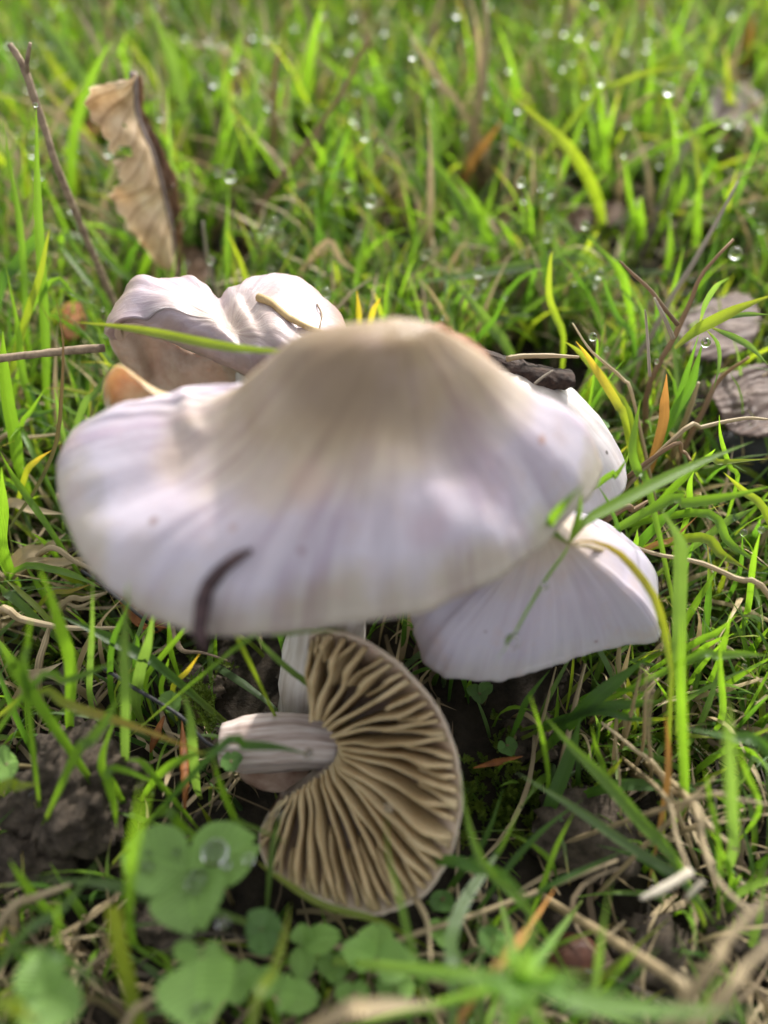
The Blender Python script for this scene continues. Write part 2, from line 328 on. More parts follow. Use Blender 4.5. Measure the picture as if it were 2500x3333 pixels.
# --- the big one
base1 = np.array([-1.25, 8.35, -0.2])
m1 = thing('mushroom', base1, 'largest mushroom, broad lilac-white cap with a tan hump, over all the others', 'mushroom')
rim1 = [pz(190, 1500, 6.0), pz(205, 1640, 5.9), pz(290, 1820, 5.8), pz(430, 1950, 5.72), pz(620, 2030, 5.7), pz(840, 2042, 5.7), pz(1050, 2015, 5.75), pz(1250, 1990, 5.8),
        pz(1450, 1925, 5.8), pz(1650, 1828, 5.75), pz(1800, 1695, 5.7), pz(1915, 1590, 5.65), pz(1945, 1480, 5.6), np.array([2.95, 10.1, 5.3]), np.array([2.0, 10.6, 5.3]), np.array([0.9, 10.8, 5.5]),
        np.array([-0.4, 10.9, 6.2]), pz(850, 1270, 6.45), pz(660, 1290, 6.45), pz(480, 1318, 6.35), pz(330, 1350, 6.25), pz(235, 1405, 6.1)]
apex1 = py_(1300, 1062, 8.75)
pr_a = spl([(0, 1), (.14, .965), (.28, .82), (.42, .66), (.56, .545), (.7, .45), (.82, .345), (.91, .225), (.97, .1), (1, 0)])
pr_b = spl([(0, 1), (.12, .985), (.24, .9), (.36, .68), (.48, .44), (.6, .30), (.74, .24), (.86, .17), (.95, .08), (1, 0)])
pr_c = spl([(0, 1), (.14, .97), (.3, .83), (.45, .67), (.6, .52), (.75, .385), (.87, .25), (.96, .1), (1, 0)])
def prof1(u, th):
    # theta 0 is the left end of the cap, then the front margin, the right end, the back
    wl = np.clip(np.cos(th) , 0, 1) ** 1.2 + np.clip(np.cos(th - 5.2), 0, 1) ** 2 * .8; wl = np.clip(wl, 0, 1)
    wr = np.clip(np.cos(th - 3.5), 0, 1) ** 1.5
    return pr_a(u) * (1 - wl) * (1 - wr) + pr_b(u) * wl + pr_c(u) * wr * (1 - wl)
lil = [(0.0, (0.23, 0.155, 0.08)), (0.2, (0.29, 0.21, 0.12)), (0.38, (0.38, 0.295, 0.20)), (0.54, (0.45, 0.375, 0.32)), (0.7, (0.43, 0.375, 0.425)), (0.88, (0.465, 0.425, 0.49)), (1.0, (0.42, 0.37, 0.32))]
dents1 = [([(1290, 1300), (1400, 1380), (1530, 1490), (1690, 1620)], -0.3, 130), ([(600, 1290), (610, 1350), (640, 1410)], 0.10, 22), ([(570, 1350), (600, 1400)], 0.06, 16),
          ([(560, 1560), (300, 1640)], -0.07, 60), ([(900, 1650), (820, 1850)], -0.06, 60), ([(1200, 1650), (1230, 1900)], -0.06, 50), ([(1110, 1220), (1060, 1330)], -0.08, 70)]
_tmp, skin1 = make_cap(m1, rim1, apex1, prof1, M_FLESH, dents=dents1, thick=0.3, ripple=0.03, flute=.02, roll=.2)
sp1 = [(pick(skin1, 480, 1672), .075, (0.25, 0.17, 0.16)), (pick(skin1, 985, 1812), .06, (0.25, 0.17, 0.19)), (pick(skin1, 1780, 1425), .07, (0.36, 0.20, 0.15)), (pick(skin1, 1100, 1150), .1, (0.30, 0.22, 0.13)), (pick(skin1, 760, 1690), .07, (0.40, 0.30, 0.30)), (pick(skin1, 1060, 1260), .55, (0.19, 0.13, 0.08), .75), (pick(skin1, 1320, 1310), .4, (0.24, 0.18, 0.14), .4), (pick(skin1, 1540, 1480), .55, (0.25, 0.20, 0.25), .45), (pick(skin1, 980, 1560), .25, (0.44, 0.31, 0.25), .5), (pick(skin1, 560, 1480), .3, (0.48, 0.37, 0.29), .5), (pick(skin1, 1430, 1740), .22, (0.42, 0.31, 0.36), .5), (pick(skin1, 420, 1790), .25, (0.42, 0.36, 0.36), .5)]  # broad dark patches along the right-hand groove put its shade into the colour
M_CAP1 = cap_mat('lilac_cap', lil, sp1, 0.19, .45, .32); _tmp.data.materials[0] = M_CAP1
V, F, uv = tube([base1, base1 + [0.15, .1, 2], base1 + [.5, .2, 4], np.array([0.1, 8.75, 6.9])], [.9, .74, .72, .8], 30, 36, .14, 5)
put('stem', V, F, M_STEM, parent=m1, uv=uv)
# torn, orange-bruised lip standing up on the cap's rear margin
tl = [[(345, 1340, 6.15), (335, 1250, 6.65), (380, 1192, 6.95), (440, 1235, 6.75), (500, 1290, 6.5), (560, 1310, 6.42)], [(352, 1350, 6.12), (400, 1330, 6.2), (430, 1325, 6.25), (470, 1325, 6.3), (520, 1320, 6.35), (565, 1316, 6.38)]]
A = crom(np.array([pz(*q) for q in tl[0]]), 24); B = crom(np.array([pz(*q) for q in tl[1]]), 24)
G = np.stack([B + (A - B) * t + np.array([0, .22, 0]) * math.sin(t * 3.1) for t in np.linspace(0, 1, 9)])
G2 = G + np.array([0, .07, -.03]); nn = G.shape[1]
VV = np.concatenate([G, G2[::-1]]).reshape(-1, 3)
put('torn_lip', VV, grid_faces(18, nn), M_ORANGE, parent=m1, label='orange bruised lip on the cap margin')

# --- behind it on the left: flat lobed cap
base2 = np.array([-2.9, 14.0, -.2])
m2 = thing('mushroom', base2, 'lilac mushroom with a lobed two-humped cap and curled margin, behind the largest one', 'mushroom')
rim2 = [pz(348, 1075, 5.1), pz(365, 1000, 5.2), pz(420, 945, 5.25), pz(500, 912, 5.3), pz(580, 908, 5.3), pz(650, 925, 5.2), pz(705, 962, 5.0), pz(770, 945, 5.05), pz(850, 915, 5.2), pz(930, 910, 5.25),
        pz(1010, 938, 5.2), pz(1080, 990, 5.1), pz(1130, 1080, 5.0), pz(1140, 1180, 5.0), pz(1060, 1240, 5.0), pz(940, 1240, 4.95), pz(830, 1212, 5.0), pz(720, 1165, 5.1), pz(610, 1118, 5.25), pz(510, 1072, 5.35), pz(420, 1058, 5.3)]
apex2 = pz(740, 1040, 5.75)
p2 = spl([(0, 1), (.2, .97), (.4, .9), (.6, .8), (.8, .6), (.92, .34), (1, 0)])
dents2 = [([(705, 955), (740, 1020), (800, 1100)], -0.24, 34), ([(470, 950), (560, 1010)], .16, 55), ([(930, 950), (900, 1040)], .16, 65), ([(480, 1040), (600, 1090), (740, 1150)], -0.14, 26), ([(400, 1065), (500, 1078), (620, 1132), (740, 1182)], .10, 20), ([(840, 1050), (900, 1160)], -.08, 22), ([(790, 960), (830, 1030)], -.07, 20), ([(960, 1060), (1010, 1150)], -.06, 22)]
lil2 = [(0.0, (0.40, 0.325, 0.27)), (0.4, (0.40, 0.33, 0.31)), (0.75, (0.375, 0.31, 0.345)), (1.0, (0.36, 0.25, 0.22))]
M_CAP2 = cap_mat('pale_lobed_cap', lil2, (), 0.12, .36, .5)
_c, skin2 = make_cap(m2, rim2, apex2, lambda u, t: p2(u), M_CAP2, thick=0.2, ripple=0.05, seed=11, dents=dents2, roll=.2, flute=.03, under=simple_mat('shaded_gill', (0.34, 0.22, 0.16), (0.46, 0.33, 0.25), 150.0, 0.6))
V, F, uv = tube([base2, base2 + [.3, .5, 2], base2 + [.3, .6, 4], base2 + [.3, .6, 5.2]], [.8, .75, .7, .75], 20, 24, .05, 6)
put('stem', V, F, M_STEM, parent=m2, uv=uv)
# curled-under margin: a pale fold hanging from the rim
def sheet(rows, mat, name, parent, n=26, m=10, th=0.1, **kw):
    cs = np.stack([crom(np.array([pz(*q) for q in r], float), n) for r in rows]); G = np.stack([crom(cs[:, i], m) for i in range(n)], 1)
    du = np.gradient(G, axis=0); dv = np.gradient(G, axis=1); nr = unit(np.cross(dv, du)); nr = np.where((nr @ FWD)[..., None] > 0, -nr, nr)
    G2 = G - nr * th; nv = m * n
    F = np.vstack([grid_faces(m, n), grid_faces(m, n, off=nv)[:, ::-1]]); F = [list(map(int, f)) for f in F]
    idx = np.arange(nv).reshape(m, n); loop = np.concatenate([idx[0, :-1], idx[:-1, -1], idx[-1, :0:-1], idx[:0:-1, 0]])
    for a, b in zip(loop, np.roll(loop, -1)): F.append([int(b), int(a), int(a + nv), int(b + nv)])
    return put(name, np.concatenate([G, G2]).reshape(-1, 3), F, mat, parent=parent, **kw)
sheet([[(352, 1066, 4.7), (430, 1070, 4.5), (520, 1095, 4.3), (620, 1140, 4.1), (760, 1190, 4.0), (960, 1240, 4.0)], [(362, 1130, 4.1), (440, 1158, 4.0), (510, 1180, 3.6), (600, 1205, 3.8), (760, 1240, 3.4), (960, 1280, 3.5)], [(415, 1210, 3.4), (470, 1250, 3.2), (540, 1280, 2.9), (640, 1295, 3.1), (760, 1310, 2.8), (960, 1330, 2.9)]], simple_mat('inner_flesh', (0.30, 0.19, 0.13), (0.52, 0.44, 0.37), 110.0, 0.55, .5, .0006, sss=.2), 'curled_margin', m2)

# --- lower right, cone under the big cap
base3 = np.array([2.6, 10.1, -.2])
m3 = thing('mushroom', base3, 'lilac cone-shaped mushroom cap tucked under the right margin of the largest cap', 'mushroom')
rim3 = [pz(1345, 1985, 3.1), pz(1365, 2090, 2.9), pz(1420, 2180, 2.7), pz(1520, 2200, 2.6), pz(1630, 2200, 2.55), pz(1740, 2172, 2.55), pz(1840, 2140, 2.55), pz(1940, 2108, 2.55), pz(2050, 2088, 2.6), pz(2140, 2070, 2.6),
        pz(2140, 2020, 2.7), np.array([5.1, 9.6, 2.7]), np.array([4.4, 10.6, 2.7]), np.array([3.2, 11.1, 2.7]), np.array([2.0, 11.0, 2.7]), np.array([1.0, 10.3, 2.8]), np.array([.55, 9.4, 3.0])]
apex3 = pz(1765, 1735, 4.75)
p3 = spl([(0, 1), (.12, .965), (.3, .84), (.5, .67), (.7, .48), (.85, .29), (.95, .12), (1, 0)])
lil3 = [(0.0, (0.38, 0.29, 0.19)), (0.3, (0.41, 0.34, 0.29)), (0.6, (0.385, 0.34, 0.40)), (0.9, (0.39, 0.36, 0.435)), (1.0, (0.42, 0.39, 0.42))]
_c, skin3 = make_cap(m3, rim3, apex3, lambda u, t: p3(u), M_FLESH, thick=0.2, ripple=0.035, seed=21, roll=.13, flute=.012)
_c.data.materials[0] = cap_mat('lilac_cone_cap', lil3, [(pick(skin3, 1580, 2070), .03, (0.2, 0.15, 0.17)), (pick(skin3, 1950, 2098), .04, (0.25, 0.18, 0.2)), (pick(skin3, 1400, 1965), .1, (0.34, 0.24, 0.22))], 0.07, .42, .12)
V, F, uv = tube([base3, base3 + [.1, -.2, 2.2], np.array([2.8, 9.1, 4.1])], [.5, .45, .5], 16, 20, .05, 8)
put('stem', V, F, M_STEM, parent=m3, uv=uv)

# --- rear right, half hidden
base4 = np.array([2.9, 11.9, -.2])
m4 = thing('mushroom', base4, 'white mushroom half hidden behind the largest cap, with bark lying on it', 'mushroom')
cx, cy, rr = 2.75, 12.35, 2.15
rim4 = [np.array([cx - rr * math.cos(a) * (1 + .06 * math.sin(3 * a)), cy - rr * math.sin(a) * .95, 3.05 + .15 * math.sin(2 * a + 1)]) for a in np.linspace(0, 2 * math.pi, 16, endpoint=False)]
p4 = spl([(0, 1), (.2, .95), (.4, .83), (.6, .63), (.8, .37), (.93, .15), (1, 0)])
_c, skin4 = make_cap(m4, rim4, np.array([cx - .2, cy + .2, 5.0]), lambda u, t: p4(u), M_FLESH, ripple=.03, seed=31)
lil4 = [(0.0, (0.46, 0.41, 0.34)), (0.5, (0.48, 0.45, 0.43)), (1.0, (0.46, 0.43, 0.46))]
_c.data.materials[0] = cap_mat('white_cap', lil4, [(pick(skin4, 1985, 1475), .05, (0.06, 0.045, 0.04))], 0.08)
V, F, uv = tube([base4, base4 + [0, 0, 2.2], np.array([cx - .1, cy, 4.3])], [.62, .55, .6], 14, 18, .05, 9)
put('stem', V, F, M_STEM, parent=m4, uv=uv)

# --- the toppled one showing its gills
J5 = pd(1085, 2425, 14.3)
m5 = thing('mushroom', pd(740, 2420, 14.9), 'toppled mushroom showing its tan gills, its stem lying on the soil', 'mushroom')
rim5p = [(880, 2640, 13.9), (850, 2720, 13.6), (880, 2825, 13.35), (960, 2885, 13.15), (1050, 2932, 13.1), (1140, 2962, 13.1), (1240, 2968, 13.05), (1330, 2935, 13.0), (1405, 2868, 12.95), (1462, 2780, 12.9), (1495, 2670, 12.9), (1500, 2560, 12.95), (1480, 2450, 13.0),
         (1438, 2345, 13.1), (1375, 2255, 13.2), (1290, 2168, 13.3), (1185, 2097, 13.4), (1075, 2058, 13.5), (1012, 2085, 13.7), (1003, 2160, 13.95)]
R5 = np.array([pd(*q) for q in rim5p]); NS = 240
Rr = crom(R5, NS); sarr = np.linspace(0, 1, NS)
Rr += (0.03 * fbm(np.stack([sarr * 40, sarr * 0, sarr * 0], -1), 1, 5))[:, None] * unit(Rr - J5)
J5R = crom(np.array([pd(*q) for q in ((905, 2622, 13.85), (985, 2562, 14.05), (1050, 2508, 14.2), (1090, 2460, 14.3), (1098, 2425, 14.3), (1088, 2392, 14.25), (1065, 2340, 14.15), (1035, 2270, 14.0))]), NS)
def sheet5(u, R, off=0.0, J=None):
    J = J5R if J is None else J
    return J + (R - J) * u + FWD * (0.42 * 4 * u * (1 - u) * .6 + off)
us = np.linspace(0.0, 1.0, 30)
inner = np.stack([sheet5(u, Rr, 0.10 * (1 - u) + 0.02) for u in us])
outer = np.stack([sheet5(u, Rr, 0.5 * (1 - u) ** .6 + 0.12) for u in us])
outer[-1] += unit(Rr - J5) * .06
lipv = (Rr + unit(Rr - J5) * .03 - FWD * .02)[None]
Vs = np.concatenate([inner, lipv, outer[::-1]]); at = np.zeros(Vs.shape); at[..., 0] = np.cos(sarr * 5); at[..., 1] = np.sin(sarr * 5); at[..., 2] = np.concatenate([us, [1.0], us[::-1]])[:, None]
cap5m = cap_mat('toppled_cap', [(0.0, (0.40, 0.32, 0.25)), (0.6, (0.22, 0.15, 0.11)), (0.88, (0.26, 0.18, 0.12)), (1.0, (0.50, 0.41, 0.32))], (), 0.12)
cap5 = put('cap', Vs.reshape(-1, 3), grid_faces(len(Vs), NS), cap5m, parent=m5, att=at.reshape(-1, 3))
# gills, each a blade of its own
def gill(s, u0, u1, h, seed):
    r = np.random.default_rng(seed); n = 16
    i = s * (NS - 1); R = np.array([np.interp(i, np.arange(NS), Rr[:, k]) for k in range(3)])
    e = 1e-2; Ra = np.array([np.interp(np.clip(i - 3, 0, NS - 1), np.arange(NS), Rr[:, k]) for k in range(3)]); Rb = np.array([np.interp(np.clip(i + 3, 0, NS - 1), np.arange(NS), Rr[:, k]) for k in range(3)])
    tan = unit(Rb - Ra); J = np.array([np.interp(i, np.arange(NS), J5R[:, k]) for k in range(3)])
    u = np.linspace(u0, u1, n); t = (u - u0) / (u1 - u0)
    P = np.stack([sheet5(x, R, 0.03 * (1 - x), J) for x in u])
    wav = (0.035 * np.sin(u * r.uniform(4, 8) + r.uniform(0, 6)) + 0.012 * np.sin(u * r.uniform(14, 22) + r.uniform(0, 6))) * (np.clip((u - .15) * 2, 0, 1) + .8 * np.clip((u - .6) * 2.5, 0, 1))
    rad = unit(R - J); nrm = -FWD - rad * 0.25; nrm = unit(nrm - rad * (nrm @ rad) * .5)
    hh = h * np.clip(t / .12, 0.15, 1) ** .7 * np.clip((1 - t) / .16, 0.05, 1) ** .8 * (1 + .10 * np.sin(u * r.uniform(8, 14) + r.uniform(0, 6)))
    if r.random() < .3: hh = hh * np.where(t > r.uniform(.55, .8), r.uniform(.6, .85), 1)
    up_ = np.clip((s - .5) / .25, 0, 1); tilt = r.uniform(-.10, .10) + 0.30 * up_ - .10 * (1 - up_); hh = hh * (1 + .35 * up_)
    w = 0.040 + 0.02 * (1 - t); bs = P + tan * (wav * .35)[:, None]; tp = P + tan * (wav + tilt * hh)[:, None] + nrm * hh[:, None]
    md = P + tan * (wav * .75 + tilt * hh * .5)[:, None] + nrm * (hh * .55)[:, None]
    rows = [bs - tan * w[:, None], md - tan * (w * .7)[:, None], tp - tan * .024, tp + nrm * .016, tp + tan * .024, md + tan * (w * .7)[:, None], bs + tan * w[:, None]]
    V = np.stack(rows, 1); return V.reshape(-1, 3), grid_faces(n, 7)
NG = 27
for k in range(NG):
    s0 = (k + .5) / NG + random.uniform(-.004, .004)
    V, F = gill(np.clip(s0, .005, .995), 0.03, 0.985, random.uniform(.40, .52), 100 + k)
    put('gill', V, F, M_GILL, parent=cap5)
    if 0 < k:
        V, F = gill(np.clip(k / NG + random.uniform(-.003, .003), .005, .995), random.choice([.45, .55, .62, .7]), 0.985, random.uniform(.22, .34), 400 + k)
        put('gill', V, F, M_GILL, parent=cap5)
V, F, uv = tube([pd(722, 2425, 14.9), pd(800, 2425, 14.9), pd(900, 2418, 14.85), pd(1000, 2415, 14.8), pd(1110, 2425, 14.75)], [.40, .52, .55, .50, .46], 34, 36, .09, 12)
put('stem', V, F, M_STEM5, parent=m5, uv=uv)
sheet([[(785, 2500, .75), (850, 2508, .8), (930, 2512, .8), (1010, 2500, .85)], [(780, 2525, .5), (850, 2550, .5), (930, 2555, .5), (1000, 2530, .6)], [(800, 2550, .3), (860, 2575, .3), (930, 2580, .3), (990, 2560, .4)]],
      simple_mat('bruised_flesh', (0.22, 0.12, 0.09), (0.46, 0.33, 0.27), 200.0, 0.5, .4, .0004), 'split_skin', m5)

# ------------------------------------------------------------------ grass blades traced one by one
COL = {'g': ((0.085, 0.165, 0.022), (0.125, 0.22, 0.028)), 'd': ((0.045, 0.105, 0.02), (0.065, 0.135, 0.024)), 'gg': ((0.075, 0.13, 0.048), (0.105, 0.17, 0.058)),
       'yg': ((0.12, 0.175, 0.022), (0.21, 0.24, 0.035)), 'y': ((0.12, 0.18, 0.02), (0.40, 0.25, 0.05)), 'or': ((0.30, 0.17, 0.05), (0.46, 0.22, 0.05)), 'pale': ((0.16, 0.28, 0.08), (0.20, 0.32, 0.10)),
       'straw': ((0.30, 0.23, 0.13), (0.42, 0.34, 0.21)), 'br': ((0.06, 0.08, 0.02), (0.20, 0.12, 0.06)), 'grey': ((0.24, 0.20, 0.15), (0.34, 0.30, 0.24)), 'brown': ((0.16, 0.10, 0.055), (0.30, 0.19, 0.10)), 'white': ((0.5, 0.45, 0.36), (0.62, 0.57, 0.47))}
DRY = {'straw', 'br', 'grey', 'brown', 'or', 'white'}
def blade_geo(P, w, c0, c1, twist=0.0, fold=0.22, cut=False, n=14, facing=None, belly=.35):
    C = crom(P, n); t = np.linspace(0, 1, n); T = unit(np.gradient(C, axis=0))
    f = facing if facing is not None else unit(CAMP + np.array([0, 0, 4]) - C.mean(0))
    S = unit(np.cross(T, f)); Nn = unit(np.cross(S, T)); a = twist * (t - .4)
    S, Nn = S * np.cos(a)[:, None] + Nn * np.sin(a)[:, None], -S * np.sin(a)[:, None] + Nn * np.cos(a)[:, None]
    bs_ = 0.42 + 0.58 * np.clip(t / .3, 0, 1) ** .8
    if cut: ww = w * bs_ * np.where(t > .97, .9, 1)
    else: ww = w * bs_ * (0.66 + belly * np.sin(np.pi * np.clip(t * 1.1, 0, 1))) * np.clip((1 - t) / .34, 0.02, 1) ** .75
    V = np.stack([C - S * ww[:, None] / 2 + Nn * (fold * ww[:, None] / 2), C - S * ww[:, None] / 4 + Nn * (fold * ww[:, None] * .12), C - Nn * (fold * ww[:, None] * .12), C + S * ww[:, None] / 4 + Nn * (fold * ww[:, None] * .12), C + S * ww[:, None] / 2 + Nn * (fold * ww[:, None] / 2)], 1)
    uv = np.stack(np.meshgrid([0, .25, .5, .75, 1], t), -1).reshape(-1, 2)
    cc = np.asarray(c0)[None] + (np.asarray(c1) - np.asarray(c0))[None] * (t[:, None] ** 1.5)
    cc = cc + (np.array([.20, .19, .07]) - cc) * (np.clip(1 - t / .16, 0, 1) * .6)[:, None]
    return V.reshape(-1, 3), grid_faces(n, 5), uv, np.repeat(cc, 5, 0), C
LBL = {'g': 'fresh green grass blade', 'd': 'dark green grass blade', 'gg': 'blue-green grass blade', 'yg': 'yellow-green grass blade', 'y': 'yellow-tipped green grass blade', 'or': 'orange withered grass blade', 'pale': 'pale green grass blade',
       'straw': 'tan dry grass stem', 'br': 'brown-tipped dark grass blade', 'grey': 'grey dry grass stem', 'brown': 'brown dry grass stem', 'white': 'bleached white piece of straw'}
def zone(p):
    x, y, _ = proj(p)
    if y < 950: return 'in the dewy lawn behind the mushrooms'
    if y < 1950: return 'in the lawn beside the largest cap' if x < 1000 else 'in the lawn beside the white cap'
    if x < 950: return 'over the soil by the clover' if y > 2500 else 'over the straw by the black rootlet'
    return 'in shade beside the toppled mushroom' if y < 2700 else 'over litter below the toppled mushroom'
def pose(P, w):
    P = np.asarray(P); L_ = np.linalg.norm(np.diff(P, axis=0), axis=1).sum(); ch = P[-1] - P[0]; c_ = np.linalg.norm(ch)
    a = 'arching' if c_ < .94 * L_ else ('upright' if ch[2] > .8 * c_ else ('leaning' if ch[2] > .35 * c_ else 'low-lying'))
    return a + (' broad' if w > .21 else ' narrow' if w < .13 else '')
tips = []; traced_n = 0; traced = []
def bl(cls, w, pts, z=None, z0=0.4, lean=0.0, root=True, label=None, cut=False, round_=False, twist=None, drop=0.0):
    """one grass blade, base first; pts in photograph pixels; z = heights (one or one per point), else it stands over its base, tip `lean` cm farther off"""
    global traced_n
    traced_n += 1; n = len(pts)
    if z is not None:
        zz = np.interp(np.linspace(0, 1, n), np.linspace(0, 1, len(np.atleast_1d(z))), np.atleast_1d(z)); P = [pz(x, y, q) for (x, y), q in zip(pts, zz)]
    else:
        b = pz(*pts[0], z0); L = np.cumsum([0] + [math.dist(pts[i], pts[i + 1]) for i in range(n - 1)]); L /= L[-1]
        P = [py_(x, y, b[1] + lean * q) for (x, y), q in zip(pts, L)]
    P = np.array(P); g = float(ground_z(P[0][0], P[0][1]))
    if root and P[0][2] > g + .15:
        d = unit(P[0] - P[1]); k_ = .8 if z is not None else .25; f = np.array([d[0] * k_, d[1] * k_ + .05, 0]) * (P[0][2] - g); P = np.vstack([[P[0][0] + f[0], P[0][1] + f[1], g - .1], P])
    w = w * float(np.clip(proj(P)[2].mean() / 15.0, .75, 2.0)) * .86
    traced.append(crom(P, 60))
    c0, c1 = (np.array(c) * random.uniform(.85, 1.18) for c in COL[cls])
    lab = label or f'{pose(P, w)} {LBL[cls]} {zone(P[-1])}'; grp = None if label else lab.replace('grass blade', 'grass blades').replace('grass stem', 'grass stems').replace('piece', 'pieces')
    nm, cat = ('dry_grass_stem', 'dry stem') if cls in DRY else ('grass_blade', 'grass blade')
    if cls in ('straw', 'grey', 'brown', 'white') and (round_ or w < .16):
        V, F, uv = tube(P, [w * .55, w * .5, w * .42, w * .22], 18, 8, .12, traced_n)
        cc = c0 + (c1 - c0) * uv[:, 1:2]
        put(nm, V, F, M_STRAW, base=P[0], label=lab, cat=cat, group=grp, uv=uv, colr=cc)
    else:
        V, F, uv, cc, C = blade_geo(P, w, c0, c1, random.uniform(-.9, .9) if twist is None else twist, cut=cut)
        put(nm, V, F, M_STRAW if cls in DRY else M_GRASS, base=P[0], label=lab, cat=cat, group=grp, uv=uv, colr=cc)
    if drop: tips.append((P[-1], drop))
    return P
# left edge
bl('g', .19, [(155, 1330), (150, 1150), (140, 950), (125, 700), (120, 500), (118, 345)], z0=1.5, lean=2.5, twist=.1, drop=.05, label='tall straight bright green blade tipped with dew beside the forked twig')
bl('g', .13, [(92, 1130), (80, 900), (60, 700), (35, 560), (8, 380)], z0=2, lean=2)
bl('yg', .15, [(20, 1270), (45, 1180), (90, 1020), (130, 900), (150, 800), (162, 745)], z0=2, lean=1)
bl('d', .22, [(0, 940), (40, 880), (80, 820), (128, 770)], z=[3.2, 4.2], cut=True, label='dark green blade with a mown square tip beside the tall bright blade')
bl('g', .2, [(232, 690), (235, 480), (270, 330), (330, 190), (370, 130)], z0=1.2, lean=.5)
bl('gg', .25, [(290, 300), (230, 200), (150, 90), (50, 0)], z=[3, 6])
bl('g', .15, [(470, 960), (380, 870), (290, 780), (217, 690)], z=[2, 3.5])
bl('g', .14, [(345, 985), (280, 900), (200, 800), (160, 750)], z=[2, 3.5])
bl('g', .1, [(140, 945), (240, 960), (335, 1010)], z=[4.2, 4.0], drop=.05)
bl('br', .085, [(28, 1731), (95, 1630), (158, 1512), (190, 1408), (202, 1250), (205, 1100), (180, 960)], z0=1.5, lean=1, label='long thin blade browned along its upper half, crossing the level dry twig')
bl('g', .26, [(68, 1540), (50, 1430), (25, 1300), (12, 1160), (10, 1080)], z0=1.6, lean=.8, twist=.2)
bl('g', .25, [(10, 1800), (12, 1650), (5, 1520)], z0=1.8)
bl('g', .14, [(165, 1728), (95, 1627), (40, 1545), (0, 1470)], z=[2.0, 3.6])
bl('y', .12, [(80, 1555), (120, 1500), (170, 1465)], z=[2, 3])
bl('g', .12, [(130, 1520), (70, 1400), (60, 1395), (30, 1430)], z=[2, 3.2])
bl('d', .16, [(45, 1360), (120, 1350), (185, 1330)], z=[2.2, 2.8])
bl('g', .1, [(65, 1400), (100, 1340), (150, 1260)], z=[2.2, 3.5])
bl('gg', .1, [(210, 1430), (190, 1330), (177, 1262)], z0=2)
bl('gg', .14, [(265, 1340), (310, 1280), (385, 1160)], z=[2.5, 3.4])
bl('g', .16, [(110, 1330), (70, 1200), (60, 1080), (20, 870)], z0=1.8, lean=1)
bl('g', .12, [(205, 760), (260, 830), (350, 900)], z=[3, 2.5])
bl('g', .22, [(465, 920), (480, 850), (497, 780)], z0=1.0)
bl('d', .16, [(410, 920), (425, 830), (465, 775)], z0=1.0)
# straw on the left
bl('straw', .26, [(60, 1815), (140, 1790), (215, 1735)], z=[1.2, 1.4])
bl('straw', .2, [(70, 1845), (200, 1830), (360, 1805)], z=[1.3, 1.5])
bl('straw', .13, [(155, 1785), (250, 1830), (380, 1885)], z=[1.8, 1.6])
bl('straw', .2, [(25, 1640), (110, 1660), (220, 1675)], z=[1.5, 1.7])
bl('straw', .1, [(0, 1430), (90, 1425), (190, 1413)], z=[2.0, 2.1])
bl('straw', .16, [(0, 1985), (63, 2013), (139, 2031), (228, 2044), (380, 2044)], z=[2.2, 1.9], round_=True, label='long tan jointed straw lying across the green blades near the rootlet')
bl('g', .15, [(60, 1850), (180, 1855), (260, 1880), (330, 1915)], z=[1.6, 2.2])
bl('gg', .18, [(70, 1970), (20, 1930), (0, 1900)], z=[1.5, 2])
bl('yg', .12, [(160, 2020), (70, 1930), (10, 1880)], z=[1.6, 2])
bl('straw', .2, [(90, 2215), (140, 2190), (205, 2155)], z=[1.2, 1.4])
bl('straw', .16, [(125, 2180), (150, 2080), (160, 2040)], z=[.8, 1.2])
bl('straw', .1, [(200, 1960), (260, 1975), (350, 1925)], z=[.9, 1.0])
bl('y', .1, [(150, 1945), (230, 1925), (300, 1900)], z=[1.2, 1.4])
bl('straw', .14, [(215, 1960), (270, 1950), (345, 1930)], z=[1.0, 1.1])
# middle left
bl('g', .24, [(228, 2410), (232, 2188), (219, 2112), (190, 2019), (160, 1926), (127, 1850)], z0=.8, lean=.3, twist=.3, label='upright wide green blade crossing the long tan straw')
bl('d', .25, [(527, 2175), (464, 2137), (380, 2090), (295, 2048), (190, 2002)], z=[2.2, 3.0], twist=.2, label='wide dark green blade lying slantwise over the upright blades by the soil')
bl('gg', .13, [(295, 2285), (295, 2145), (300, 2040), (302, 1850)], z0=.9)
bl('gg', .2, [(409, 2546), (409, 2272), (405, 2145), (409, 2019), (418, 1896)], z0=.5, lean=.3, twist=.3)
bl('d', .13, [(363, 2270), (363, 2112), (401, 2010), (443, 1926)], z0=.7)
bl('gg', .24, [(443, 2293), (456, 2188), (485, 2086), (502, 1968)], z0=.8, twist=.2)
bl('g', .12, [(557, 2124), (553, 2069), (546, 1977)], z0=1.4)
bl('g', .12, [(473, 2221), (527, 2137), (591, 2061), (616, 2006)], z0=1.3)
bl('y', .11, [(561, 2247), (612, 2183), (650, 2128)], z0=1.2)
bl('g', .1, [(525, 2250), (540, 2180), (550, 2140)], z0=1.0)
bl('d', .11, [(437, 2220), (447, 2100), (440, 2060)], z0=1)
bl('y', .2, [(97, 2255), (211, 2289), (262, 2310), (359, 2339), (527, 2398), (675, 2457)], z=[3.5, 3.1], twist=.3, label='long green blade with a yellowed stretch lying across the soil clod')
bl('g', .25, [(84, 2230), (42, 2162), (0, 2090)], z=[4.0, 4.8])
bl('g', .15, [(84, 2230), (89, 2103), (101, 2010)], z=[4.0, 5.2])
bl('g', .22, [(240, 2470), (295, 2411), (350, 2335), (401, 2238)], z=[3.2, 4.3])
bl('g', .14, [(97, 2238), (211, 2217), (316, 2179), (397, 2141)], z=[3.9, 3.7])
